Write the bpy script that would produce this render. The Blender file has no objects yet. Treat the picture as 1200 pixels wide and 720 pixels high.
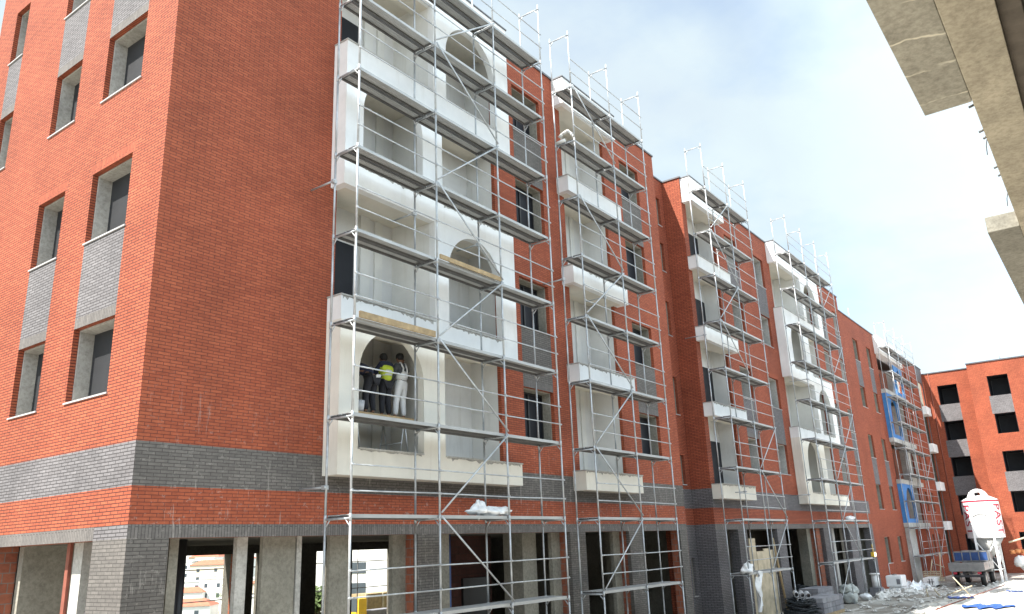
import bpy, bmesh, math, random
from mathutils import Vector, Matrix
random.seed(7)
S = bpy.context.scene
COL = S.collection
R = math.radians

# ------------------------------------------------------------------ materials
def new_mat(name):
    m = bpy.data.materials.new(name); m.use_nodes = True
    nt = m.node_tree; b = nt.nodes['Principled BSDF']
    return m, nt, b

def N(nt, t, **kw):
    n = nt.nodes.new(t)
    for k, v in kw.items():
        if k in n.inputs.keys(): n.inputs[k].default_value = v
        else: setattr(n, k, v)
    return n

def L(nt, a, b): nt.links.new(a, b)

def mixc(nt, fac, a, b, mode='MIX'):
    n = nt.nodes.new('ShaderNodeMix'); n.data_type = 'RGBA'; n.blend_type = mode
    for s, v in ((n.inputs[0], fac), (n.inputs[6], a), (n.inputs[7], b)):
        if hasattr(v, 'links'): L(nt, v, s)
        else: s.default_value = (*v, 1) if isinstance(v, tuple) and len(v) == 3 else v
    return n.outputs[2]

def ramp(nt, src, p0, p1, c0=(0, 0, 0), c1=(1, 1, 1)):
    r = nt.nodes.new('ShaderNodeValToRGB')
    r.color_ramp.elements[0].position = p0; r.color_ramp.elements[1].position = p1
    r.color_ramp.elements[0].color = (*c0, 1); r.color_ramp.elements[1].color = (*c1, 1)
    L(nt, src, r.inputs[0]); return r.outputs[0]

def noise(nt, vec, scale, detail=4, rough=.55):
    n = nt.nodes.new('ShaderNodeTexNoise')
    n.inputs['Scale'].default_value = scale; n.inputs['Detail'].default_value = detail
    n.inputs['Roughness'].default_value = rough
    L(nt, vec, n.inputs['Vector']); return n.outputs['Fac']

def objvec(nt):
    return nt.nodes.new('ShaderNodeTexCoord').outputs['Object']

def scaled(nt, vec, s):
    n = nt.nodes.new('ShaderNodeMapping'); n.inputs['Scale'].default_value = s
    L(nt, vec, n.inputs['Vector']); return n.outputs[0]

def bump(nt, b, h, strength=.3, dist=.01):
    n = nt.nodes.new('ShaderNodeBump'); n.inputs['Strength'].default_value = strength
    n.inputs['Distance'].default_value = dist
    L(nt, h, n.inputs['Height']); L(nt, n.outputs[0], b.inputs['Normal'])

def brick_mat(name, c1, c2, mortar, soldier=False, stains=False, bw=.25, rh=.0625):
    m, nt, b = new_mat(name)
    ov = objvec(nt)
    sep = nt.nodes.new('ShaderNodeSeparateXYZ'); L(nt, ov, sep.inputs[0])
    geo = nt.nodes.new('ShaderNodeNewGeometry')
    sn = nt.nodes.new('ShaderNodeSeparateXYZ'); L(nt, geo.outputs['Normal'], sn.inputs[0])
    ab = N(nt, 'ShaderNodeMath', operation='ABSOLUTE'); L(nt, sn.outputs[0], ab.inputs[0])
    gt = N(nt, 'ShaderNodeMath', operation='GREATER_THAN'); L(nt, ab.outputs[0], gt.inputs[0]); gt.inputs[1].default_value = .6
    mx = nt.nodes.new('ShaderNodeMix'); mx.data_type = 'FLOAT'
    L(nt, gt.outputs[0], mx.inputs[0]); L(nt, sep.outputs[0], mx.inputs[2]); L(nt, sep.outputs[1], mx.inputs[3])
    # horizontal faces: use y for the second axis
    abz = N(nt, 'ShaderNodeMath', operation='ABSOLUTE'); L(nt, sn.outputs[2], abz.inputs[0])
    gz = N(nt, 'ShaderNodeMath', operation='GREATER_THAN'); L(nt, abz.outputs[0], gz.inputs[0]); gz.inputs[1].default_value = .6
    mz = nt.nodes.new('ShaderNodeMix'); mz.data_type = 'FLOAT'
    L(nt, gz.outputs[0], mz.inputs[0]); L(nt, sep.outputs[2], mz.inputs[2]); L(nt, sep.outputs[1], mz.inputs[3])
    cmb = nt.nodes.new('ShaderNodeCombineXYZ')
    if soldier:
        L(nt, mz.outputs[0], cmb.inputs[0]); L(nt, mx.outputs[0], cmb.inputs[1])
    else:
        L(nt, mx.outputs[0], cmb.inputs[0]); L(nt, mz.outputs[0], cmb.inputs[1])
    bt = nt.nodes.new('ShaderNodeTexBrick')
    bt.inputs['Scale'].default_value = 1
    bt.inputs['Brick Width'].default_value = bw if not soldier else .6
    bt.inputs['Row Height'].default_value = rh
    bt.inputs['Mortar Size'].default_value = .0075 if stains else .0095
    bt.inputs['Mortar Smooth'].default_value = .15
    bt.inputs['Bias'].default_value = 0
    bt.inputs['Color1'].default_value = (*c1, 1); bt.inputs['Color2'].default_value = (*c2, 1)
    bt.inputs['Mortar'].default_value = (*mortar, 1)
    L(nt, cmb.outputs[0], bt.inputs['Vector'])
    nz = noise(nt, ov, .55, 5, .6)
    tone = ramp(nt, nz, .3, .72, (.80, .79, .79), (1.12, 1.1, 1.09))
    col = mixc(nt, 1.0, bt.outputs['Color'], tone, 'MULTIPLY')
    n2 = noise(nt, scaled(nt, ov, (9, 9, 16)), 1.0, 2)
    t2 = ramp(nt, n2, .28, .72, (.86, .86, .86), (1.14, 1.13, 1.12))
    col = mixc(nt, 1.0, col, t2, 'MULTIPLY')
    if stains:   # lime wash and mortar splashes dried on the wall
        band = nt.nodes.new('ShaderNodeMapRange')
        band.inputs[1].default_value = 7.0; band.inputs[2].default_value = 4.7
        L(nt, sep.outputs[2], band.inputs[0])
        dr = noise(nt, scaled(nt, ov, (7, 7, .9)), 1.0, 5, .7)
        sp = noise(nt, scaled(nt, ov, (6, 6, 9)), 1.0, 4, .75)
        a = ramp(nt, dr, .60, .70); c = ramp(nt, sp, .575, .66)
        mm = mixc(nt, .5, a, c, 'ADD')
        notx = N(nt, 'ShaderNodeMath', operation='SUBTRACT'); notx.inputs[0].default_value = 1.0
        L(nt, gt.outputs[0], notx.inputs[1])
        k = N(nt, 'ShaderNodeMath', operation='MULTIPLY'); L(nt, band.outputs[0], k.inputs[0]); L(nt, notx.outputs[0], k.inputs[1])
        k2 = N(nt, 'ShaderNodeMath', operation='MULTIPLY'); L(nt, k.outputs[0], k2.inputs[0]); L(nt, mm, k2.inputs[1])
        k3 = N(nt, 'ShaderNodeMath', operation='MULTIPLY'); L(nt, k2.outputs[0], k3.inputs[0]); k3.inputs[1].default_value = .55
        col = mixc(nt, k3.outputs[0], col, (.5, .47, .43))
    L(nt, col, b.inputs['Base Color'])
    b.inputs['Roughness'].default_value = .82
    b.inputs['Specular IOR Level'].default_value = .3
    inv = N(nt, 'ShaderNodeMath', operation='SUBTRACT'); inv.inputs[0].default_value = 1.0
    L(nt, bt.outputs['Fac'], inv.inputs[1])
    bump(nt, b, inv.outputs[0], .55, .006)
    return m

def plain(name, c, rough=.7, metal=0.0, var=.12, scale=3.0, bumps=0.0, c2=None, spec=.5, detail=5):
    m, nt, b = new_mat(name)
    ov = objvec(nt)
    nz = noise(nt, ov, scale, detail, .6)
    if c2 is None:
        lo = tuple(max(0, x * (1 - var)) for x in c); hi = tuple(min(1, x * (1 + var)) for x in c)
    else: lo, hi = c, c2
    L(nt, ramp(nt, nz, .3, .7, lo, hi), b.inputs['Base Color'])
    b.inputs['Roughness'].default_value = rough; b.inputs['Metallic'].default_value = metal
    b.inputs['Specular IOR Level'].default_value = spec
    if bumps:
        n2 = noise(nt, ov, scale * 9, 4, .65); bump(nt, b, n2, bumps, .012)
    return m

M = {}
RED1, RED2 = (.375, .102, .049), (.30, .074, .036)
M['red'] = brick_mat('red_brick', RED1, RED2, (.085, .022, .018))
M['redst'] = brick_mat('red_brick_splashed_shade', RED1, RED2, (.15, .042, .028), stains=True)  # splashes, plus softer mortar contrast imitating shade on the front
M['redsold'] = brick_mat('red_soldier_brick', RED1, RED2, (.19, .05, .034), soldier=True)
M['gray'] = brick_mat('grey_brick', (.190, .184, .192), (.150, .144, .150), (.055, .052, .055))
M['grayst'] = brick_mat('grey_brick_splashed_shade', (.165, .155, .145), (.130, .122, .115), (.075, .070, .066), stains=True)  # splashes, plus browner tone and softer joints painted for the shaded front
M['graysold'] = brick_mat('grey_soldier_brick', (.175, .165, .158), (.14, .132, .127), (.08, .075, .072), soldier=True, stains=True)
M['clay'] = brick_mat('hollow_clay_brick', (.34, .12, .07), (.26, .085, .05), (.2, .17, .15), bw=.25, rh=.2)

def plaster(name, c, dirty=.35):
    m, nt, b = new_mat(name)
    ov = objvec(nt)
    a = noise(nt, ov, 1.3, 6, .62)
    col = ramp(nt, a, .28, .70, tuple(x * .86 for x in c), c)
    st = noise(nt, scaled(nt, ov, (4, 4, .5)), 1.0, 5, .65)
    k = ramp(nt, st, .56, .78, (0, 0, 0), (dirty,) * 3)
    col = mixc(nt, k, col, (c[0] * .66, c[1] * .63, c[2] * .57))
    L(nt, col, b.inputs['Base Color'])
    b.inputs['Roughness'].default_value = .85; b.inputs['Specular IOR Level'].default_value = .25
    bump(nt, b, noise(nt, ov, 45, 3), .12, .004)
    return m
M['white'] = plaster('white_render', (.85, .85, .835), .28)
M['cream'] = plaster('cream_base_coat', (.80, .765, .68), .4)
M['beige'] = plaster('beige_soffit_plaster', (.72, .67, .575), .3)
M['inner'] = plaster('grey_white_primer', (.74, .735, .715), .45)
M['pilaster'] = plaster('light_cement_panel', (.77, .76, .72), .35)

def concrete(name, c, cracks=False):
    m, nt, b = new_mat(name)
    ov = objvec(nt)
    a = noise(nt, ov, .9, 7, .66)
    col = ramp(nt, a, .3, .72, tuple(x * .68 for x in c), tuple(x * 1.12 for x in c))
    n2 = noise(nt, ov, 14, 5, .7)
    col = mixc(nt, 1.0, col, ramp(nt, n2, .32, .6, (.72, .71, .7), (1.05, 1.05, 1.05)), 'MULTIPLY')
    pits = nt.nodes.new('ShaderNodeTexVoronoi'); pits.inputs['Scale'].default_value = 16
    L(nt, ov, pits.inputs['Vector'])
    pk = ramp(nt, pits.outputs['Distance'], .05, .11, (.5, .48, .45), (1, 1, 1))
    nm = noise(nt, ov, 3.3, 3)
    pm = ramp(nt, nm, .5, .62)
    col = mixc(nt, pm, col, mixc(nt, 1.0, col, pk, 'MULTIPLY'))
    if cracks:      # pale lime lines that bled out of the casting joints
        w = nt.nodes.new('ShaderNodeTexWave'); w.wave_type = 'BANDS'; w.bands_direction = 'X'
        w.inputs['Scale'].default_value = .42; w.inputs['Distortion'].default_value = 4.5
        w.inputs['Detail'].default_value = 4; w.inputs['Detail Scale'].default_value = 2.2
        L(nt, ov, w.inputs['Vector'])
        lines = mixc(nt, 1.0, ramp(nt, w.outputs['Fac'], .990, .9985), ramp(nt, noise(nt, ov, 2.2, 4), .42, .56), 'MULTIPLY')
        col = mixc(nt, lines, col, (.66, .61, .49))
    L(nt, col, b.inputs['Base Color'])
    b.inputs['Roughness'].default_value = .9; b.inputs['Specular IOR Level'].default_value = .2
    bump(nt, b, mixc(nt, .5, n2, pits.outputs['Distance']), .35, .012)
    return m
M['conc'] = concrete('grey_concrete', (.31, .295, .25))
M['concwarm'] = concrete('rough_beam_concrete', (.49, .435, .335))
M['concslab'] = concrete('smooth_slab_concrete', (.40, .375, .31), True)
M['concdark'] = concrete('dark_concrete', (.17, .16, .135))  # darker concrete tone for inner walls, ceilings and soffits
M['claydark'] = brick_mat('dark_clay_brick', (.085, .035, .028), (.065, .026, .022), (.05, .03, .026), bw=.25, rh=.2)  # much darker tone of the hollow clay brick
M['conclight'] = concrete('pale_concrete', (.52, .51, .48))
M['jamb'] = concrete('warm_grey_jamb', (.43, .415, .38))
M['steel'] = plain('galvanised_tube', (.43, .45, .465), .45, .5, .2, 6)
M['deck'] = plain('galvanised_deck', (.40, .41, .41), .6, .3, .13, 1.6)
M['deckdark'] = plain('darkened_steel', (.13, .13, .13), .65, .3, .2, 3)  # darkened steel; on deck flanges it paints the shaded gap
M['pane'] = plain('dark_window_sheet', (.016, .017, .022), .5, 0, .2, 2, spec=.25)
M['panegrey'] = plain('dark_grey_window_sheet', (.030, .031, .034), .55, 0, .15, 2, spec=.25)
M['frame'] = plain('black_window_frame', (.02, .02, .022), .45, 0, .1, 3)
M['sill'] = plain('pale_stone_sill', (.40, .39, .39), .6, 0, .1, 4)
M['coping'] = plain('dark_metal_coping', (.11, .11, .12), .45, .5, .15, 3)
M['roof'] = plain('roof_screed', (.3, .3, .3), .9)
M['wood'] = plain('weathered_plank', (.34, .25, .14), .85, 0, .3, 6, .2)
M['wooddark'] = plain('dark_brown_board', (.11, .09, .07), .85, 0, .3, 4, .2)  # dark brown tone for the formwork strip
M['paleply'] = plain('pale_plywood', (.50, .42, .30), .85, 0, .3, 2.2, .1)
M['plastic'] = plain('white_plastic_sheet', (.80, .81, .82), .4, 0, .08, 5, .2)
M['bigbag'] = plain('grey_woven_bag', (.40, .42, .40), .8, 0, .25, 2.5, .9)
M['blue'] = plain('blue_insulation', (.045, .20, .48), .6, 0, .12, 3)
M['bluedark'] = plain('blue_tarpaulin', (.03, .07, .20), .55, 0, .25, 2, .2)
M['bluepanel'] = plain('blue_shutter_panel', (.02, .06, .19), .5, 0, .25, 3)
M['hopper'] = plain('grey_hopper_steel', (.36, .36, .35), .6, 0, .15, 3)  # even grey, darker than the white tank
M['tarp'] = plain('blue_plastic_tarpaulin', (.02, .09, .36), .5, 0, .25, 4, .3)
M['whitepaint'] = plain('white_paint', (.82, .82, .82), .35, 0, .04, 4)
M['redpaint'] = plain('red_lettering', (.42, .025, .05), .45, 0, .08, 4)
M['alu'] = plain('dull_aluminium', (.30, .30, .30), .4, .7, .15, 4)
M['black'] = plain('black_rubber', (.018, .018, .018), .7)
M['chassis'] = plain('dark_chassis', (.04, .04, .045), .6)
M['yellow'] = plain('yellow_paint', (.72, .46, .03), .5)
M['block'] = plain('grey_aerated_block', (.20, .20, .22), .9, 0, .2, 4, .2)
M['blockpale'] = plain('pale_grey_aerated_block', (.27, .27, .29), .9, 0, .2, 4, .2)
M['pipewhite'] = plain('pale_pvc_pipe', (.55, .56, .58), .4)
M['cable'] = plain('dark_net_bundle', (.03, .035, .04), .8)
M['foliage'] = plain('leaf_green', (.045, .085, .022), .8, 0, .45, 2.0, c2=(.11, .15, .04))
M['bark'] = plain('bark', (.12, .09, .06), .9)
M['tile'] = plain('red_roof_tile', (.40, .13, .075), .8, 0, .2, 1)
M['wallw'] = plain('white_house_wall', (.74, .73, .70), .8, 0, .06, .6)
M['wallc'] = plain('cream_house_wall', (.66, .58, .46), .8, 0, .06, .6)
M['glass'] = plain('house_window_glass', (.06, .075, .09), .25)
M['skin'] = plain('skin', (.28, .15, .095), .6, 0, .06, 8)
M['hair'] = plain('dark_hair', (.012, .011, .011), .7)
M['overall'] = plain('white_cotton', (.80, .80, .80), .85, 0, .06, 12, .2)
M['greyshirt'] = plain('dark_grey_cotton', (.07, .075, .085), .9, 0, .2, 10, .2)
M['navy'] = plain('navy_cotton', (.022, .026, .055), .9, 0, .2, 10, .2)
M['trouser'] = plain('charcoal_trousers', (.028, .028, .034), .9, 0, .2, 10, .2)
M['hivis'] = plain('hi_vis_yellow', (.55, .66, .05), .7, 0, .1, 10)
M['reflect'] = plain('silver_tape', (.6, .62, .6), .4)
M['rust'] = plain('red_oxide_steel', (.23, .07, .045), .7, 0, .2, 5)
M['rubble'] = plain('pale_rubble', (.58, .56, .53), .9, 0, .3, 6, .3)

def ground_mat():
    m, nt, b = new_mat('dusty_site_ground')
    ov = objvec(nt)
    a = noise(nt, ov, .22, 7, .66)
    col = ramp(nt, a, .34, .62, (.17, .145, .115), (.44, .42, .385))
    p = noise(nt, scaled(nt, ov, (.28, 1.1, 1)), 1.0, 6, .7)
    col = mixc(nt, ramp(nt, p, .54, .63), col, (.56, .54, .50))
    w = noise(nt, scaled(nt, ov, (.5, 1.6, 1)), 1.0, 5, .6)
    col = mixc(nt, ramp(nt, w, .62, .68), col, (.09, .08, .065))
    f = noise(nt, ov, 9, 5, .7)
    col = mixc(nt, 1.0, col, ramp(nt, f, .3, .7, (.75, .75, .75), (1.15, 1.15, 1.15)), 'MULTIPLY')
    L(nt, col, b.inputs['Base Color']); b.inputs['Roughness'].default_value = .95
    b.inputs['Specular IOR Level'].default_value = .15
    bump(nt, b, f, .5, .03)
    return m
M['ground'] = ground_mat()
def sunlit_ground_mat():  # ground beyond the shadow edge, sunlight put into its paler colour
    m, nt, b = new_mat('sunlit_ground_tone')
    ov = objvec(nt)
    a = noise(nt, scaled(nt, ov, (.35, .8, 1)), 1.0, 7, .65)
    col = ramp(nt, a, .3, .62, (.40, .37, .31), (.66, .64, .59))
    k = noise(nt, scaled(nt, ov, (.12, 1.5, 1)), 1.0, 6, .65)
    col = mixc(nt, ramp(nt, k, .57, .68), col, (.30, .23, .16))
    f = noise(nt, ov, 7, 5, .7)
    col = mixc(nt, 1.0, col, ramp(nt, f, .3, .7, (.82, .82, .82), (1.1, 1.1, 1.1)), 'MULTIPLY')
    L(nt, col, b.inputs['Base Color']); b.inputs['Roughness'].default_value = .95
    b.inputs['Specular IOR Level'].default_value = .15
    bump(nt, b, f, .4, .02)
    return m
M['sunlit_ground'] = sunlit_ground_mat()
def hill_mat():
    m, nt, b = new_mat('dry_scrub_hill')
    ov = objvec(nt)
    a = noise(nt, ov, .06, 7, .65)
    col = ramp(nt, a, .36, .64, (.06, .08, .03), (.22, .19, .12))
    L(nt, col, b.inputs['Base Color']); b.inputs['Roughness'].default_value = .95
    return m

# ------------------------------------------------------------------ mesh helper
class MB:
    def __init__(s): s.v, s.f, s.m, s.sm = [], [], [], []
    def face(s, pts, mi=0, smooth=False):
        i = len(s.v); s.v += [tuple(p) for p in pts]
        s.f.append(tuple(range(i, i + len(pts)))); s.m.append(mi); s.sm.append(smooth)
    def box(s, x0, x1, y0, y1, z0, z1, mi=0):
        if x1 < x0: x0, x1 = x1, x0
        if y1 < y0: y0, y1 = y1, y0
        i = len(s.v)
        s.v += [(x0,y0,z0),(x1,y0,z0),(x1,y1,z0),(x0,y1,z0),(x0,y0,z1),(x1,y0,z1),(x1,y1,z1),(x0,y1,z1)]
        for q in ((0,3,2,1),(4,5,6,7),(0,1,5,4),(1,2,6,5),(2,3,7,6),(3,0,4,7)):
            s.f.append(tuple(i + k for k in q)); s.m.append(mi); s.sm.append(False)
        return s
    def obox(s, c, ax, ay, az, hx, hy, hz, mi=0):      # box with its own axes
        c = Vector(c); i = len(s.v)
        for sz in (-1, 1):
            for sx, sy in ((-1,-1),(1,-1),(1,1),(-1,1)):
                s.v.append(tuple(c + ax*(sx*hx) + ay*(sy*hy) + az*(sz*hz)))
        for q in ((0,3,2,1),(4,5,6,7),(0,1,5,4),(1,2,6,5),(2,3,7,6),(3,0,4,7)):
            s.f.append(tuple(i + k for k in q)); s.m.append(mi); s.sm.append(False)
        return s
    def tube(s, p0, p1, r, n=8, mi=0, r1=None, caps=True):
        p0, p1 = Vector(p0), Vector(p1); d = (p1 - p0).normalized()
        a = d.orthogonal().normalized(); b = d.cross(a); i = len(s.v)
        r1 = r if r1 is None else r1
        for k in range(n):
            t = 2 * math.pi * k / n; u = a * math.cos(t) + b * math.sin(t)
            s.v.append(tuple(p0 + u * r)); s.v.append(tuple(p1 + u * r1))
        for k in range(n):
            j = (k + 1) % n
            s.f.append((i + 2*k, i + 2*j, i + 2*j + 1, i + 2*k + 1)); s.m.append(mi); s.sm.append(True)
        if caps:
            s.f.append(tuple(i + 2*k for k in reversed(range(n)))); s.m.append(mi); s.sm.append(False)
            s.f.append(tuple(i + 2*k + 1 for k in range(n))); s.m.append(mi); s.sm.append(False)
        return s
    def path(s, pts, r, n=6, mi=0):
        for a, b in zip(pts, pts[1:]): s.tube(a, b, r, n, mi)
        return s
    def blob(s, c, rx, ry, rz, seed=0, amp=.18, n=14, rings=8, mi=0, flat=0):
        rnd = random.Random(seed); ph = [rnd.uniform(0, 6.28) for _ in range(6)]
        i = len(s.v)
        for r in range(rings + 1):
            th = math.pi * r / rings
            for k in range(n):
                t = 2 * math.pi * k / n
                w = 1 + amp * (math.sin(3*t + ph[0] + 2*th) * .5 + math.sin(5*t + ph[1] - 3*th) * .35 + math.sin(4*th + ph[2]) * .4)
                x, y, z = math.sin(th)*math.cos(t)*w, math.sin(th)*math.sin(t)*w, math.cos(th)*w
                z = max(z, -flat) if flat else z
                s.v.append((c[0] + rx*x, c[1] + ry*y, c[2] + rz*z))
        for r in range(rings):
            for k in range(n):
                j = (k + 1) % n
                s.f.append((i + r*n + k, i + (r+1)*n + k, i + (r+1)*n + j, i + r*n + j)); s.m.append(mi); s.sm.append(True)
        return s
    def build(s, name, mats, parent=None, bevel=0.0):
        me = bpy.data.meshes.new(name)
        off = Vector(parent['_w']) if parent is not None and '_w' in parent else Vector((0, 0, 0))
        me.from_pydata([tuple(Vector(v) - off) for v in s.v], [], s.f)
        for m in (mats if isinstance(mats, (list, tuple)) else [mats]): me.materials.append(M[m] if isinstance(m, str) else m)
        for p, mi, sm in zip(me.polygons, s.m, s.sm): p.material_index = mi; p.use_smooth = sm
        if bevel:
            bm = bmesh.new(); bm.from_mesh(me)
            bmesh.ops.remove_doubles(bm, verts=bm.verts, dist=1e-5)
            bmesh.ops.bevel(bm, geom=[e for e in bm.edges if len(e.link_faces) == 2 and e.calc_face_angle(0) > .5], offset=bevel, segments=2, affect='EDGES', profile=.6)
            bm.to_mesh(me); bm.free()
        me.update()
        o = bpy.data.objects.new(name, me); COL.objects.link(o)
        if parent is not None:
            o.parent = parent
            o['_w'] = tuple(off)
        return o

def box(x0, x1, y0, y1, z0, z1): return MB().box(x0, x1, y0, y1, z0, z1)

def thing(name, label, cat, loc=(0, 0, 0), group=None):
    o = bpy.data.objects.new(name, None); COL.objects.link(o)
    o.empty_display_size = .3; o.location = loc; o['_w'] = tuple(loc)
    o['label'] = label; o['category'] = cat
    if group: o['group'] = group
    return o
def tag(o, label, cat, group=None):
    o['label'] = label; o['category'] = cat
    if group: o['group'] = group
    return o
def tagged(mb, name, mats, label, cat, group=None, bevel=0.0):
    # one-mesh thing with its origin at its base
    xs = [v[0] for v in mb.v]; ys = [v[1] for v in mb.v]; zs = [v[2] for v in mb.v]
    loc = Vector(((min(xs)+max(xs))/2, (min(ys)+max(ys))/2, min(zs)))
    mb.v = [tuple(Vector(v) - loc) for v in mb.v]
    o = mb.build(name, mats, None, bevel); o.location = loc
    return tag(o, label, cat, group)
def structure(o): o['kind'] = 'structure'; return o

# ------------------------------------------------------------------ facades
class Fac:                                  # u along the wall, d inward, z up
    def __init__(s, axis, c): s.axis, s.c = axis, c
    def p(s, u, d, z): return (u, s.c + d, z) if s.axis == 'y' else (s.c + d, u, z)
    def box(s, mb, u0, u1, d0, d1, z0, z1, mi=0):
        a, b = s.p(u0, d0, z0), s.p(u1, d1, z1)
        mb.box(min(a[0], b[0]), max(a[0], b[0]), min(a[1], b[1]), max(a[1], b[1]), z0, z1, mi)
    def quad(s, mb, a, b, c, d, mi=0): mb.face([s.p(*a), s.p(*b), s.p(*c), s.p(*d)], mi)

def wall(parent, F, u0, u1, z0, z1, opens, zones, mats, name='wall', reveal=.12):
    us = sorted({u0, u1, *[o[0] for o in opens], *[o[1] for o in opens], *[q[0] for q in zones], *[q[1] for q in zones]})
    zs = sorted({z0, z1, *[o[2] for o in opens], *[o[3] for o in opens], *[q[2] for q in zones], *[q[3] for q in zones]})
    us = [u for u in us if u0 <= u <= u1]; zs = [z for z in zs if z0 <= z <= z1]
    mb = MB()
    inside = lambda q, u, z: q[0] < u < q[1] and q[2] < z < q[3]
    for a, b in zip(us, us[1:]):
        for c, d in zip(zs, zs[1:]):
            u, z = (a + b) / 2, (c + d) / 2
            if any(inside(o, u, z) for o in opens): continue
            mi = 0
            for q in zones:
                if inside(q, u, z): mi = q[4]
            F.quad(mb, (a, 0, c), (b, 0, c), (b, 0, d), (a, 0, d), mi)
    for o in opens:
        a, b, c, d = o[:4]; mi = o[4] if len(o) > 4 else 0
        F.quad(mb, (a, 0, c), (a, 0, d), (a, reveal, d), (a, reveal, c), mi)
        F.quad(mb, (b, 0, c), (b, reveal, c), (b, reveal, d), (b, 0, d), mi)
        F.quad(mb, (a, 0, d), (b, 0, d), (b, reveal, d), (a, reveal, d), mi)
        F.quad(mb, (a, 0, c), (a, reveal, c), (b, reveal, c), (b, 0, c), mi)
    return mb.build(name, mats, parent)

def window_frame(w, F, u0, u1, z0, z1, t, depth, mull):
    mb = MB(); d0, d1 = depth - .10, depth - .062; e = .05
    F.box(mb, u0 + t, u0 + t + e, d0, d1, z0 + .02, z1 - t); F.box(mb, u1 - t - e, u1 - t, d0, d1, z0 + .02, z1 - t)
    F.box(mb, u0 + t + e, u1 - t - e, d0, d1, z1 - t - e, z1 - t); F.box(mb, u0 + t + e, u1 - t - e, d0, d1, z0 + .02, z0 + .02 + e)
    if mull:
        um = u0 + (u1 - u0) * .5
        F.box(mb, um - .03, um + .03, d0, d1, z0 + .02 + e, z1 - t - e)
    mb.build('frame', 'frame', w)

def window(parent, F, u0, u1, z0, z1, pane='pane', ring='conc', mull=True, depth=.5, sill=True, frame=True):
    mb = MB(); t = .045
    F.box(mb, u0 - .06, u0 + t, .122, depth, z0 - .06, z1 + .06)
    F.box(mb, u1 - t, u1 + .06, .122, depth, z0 - .06, z1 + .06)
    F.box(mb, u0 + t, u1 - t, .122, depth, z1 - t, z1 + .06)
    F.box(mb, u0 + t, u1 - t, .122, depth, z0 - .06, z0 + .02)
    w = mb.build('window', ring, parent)
    mb = MB(); F.box(mb, u0 + t, u1 - t, depth - .06, depth - .035, z0 + .02, z1 - t); mb.build('pane', pane, w)
    if frame: window_frame(w, F, u0, u1, z0, z1, t, depth, mull)
    if sill:
        mb = MB(); F.box(mb, u0 - .03, u1 + .03, -.03, .118, z0 - .028, z0 + .004); mb.build('sill', 'sill', w)
    return w

def arch_plate(mb, x0, x1, y0, y1, z0, z1, ax0, ax1, az0, atop, mi=0, n=22):
    r = (ax1 - ax0) / 2; cx = (ax0 + ax1) / 2; rz = r * 1.04; sp = atop - rz
    for y, fl in ((y0, False), (y1, True)):
        def q(*pts):
            pts = [(p[0], y, p[1]) for p in pts]
            mb.face(pts[::-1] if fl else pts, mi)
        q((x0, z0), (ax0, z0), (ax0, z1), (x0, z1)); q((ax1, z0), (x1, z0), (x1, z1), (ax1, z1))
        q((ax0, z0), (ax1, z0), (ax1, az0), (ax0, az0))
        for k in range(n):
            t0, t1 = math.pi * (1 - k / n), math.pi * (1 - (k + 1) / n)
            a = (cx + r * math.cos(t0), sp + rz * math.sin(t0)); b = (cx + r * math.cos(t1), sp + rz * math.sin(t1))
            q(a, b, (b[0], z1), (a[0], z1))
    pts = [(ax0, az0), (ax0, sp)] + [(cx + r * math.cos(math.pi * (1 - k / n)), sp + rz * math.sin(math.pi * (1 - k / n))) for k in range(1, n)] + [(ax1, sp), (ax1, az0)]
    for i, (a, b) in enumerate(zip(pts, pts[1:])):
        mb.face([(a[0], y0, a[1]), (a[0], y1, a[1]), (b[0], y1, b[1]), (b[0], y0, b[1])], mi, 1 < i < len(pts) - 3)
    mb.face([(ax0, y0, az0), (ax1, y0, az0), (ax1, y1, az0), (ax0, y1, az0)], mi)
    for q in (((x0, z0), (x0, z1)), ((x1, z1), (x1, z0)), ((x0, z1), (x1, z1)), ((x1, z0), (x0, z0))):
        (a, c), (b, d) = q
        mb.face([(a, y0, c), (b, y0, d), (b, y1, d), (a, y1, c)], mi)
    return mb

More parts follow.
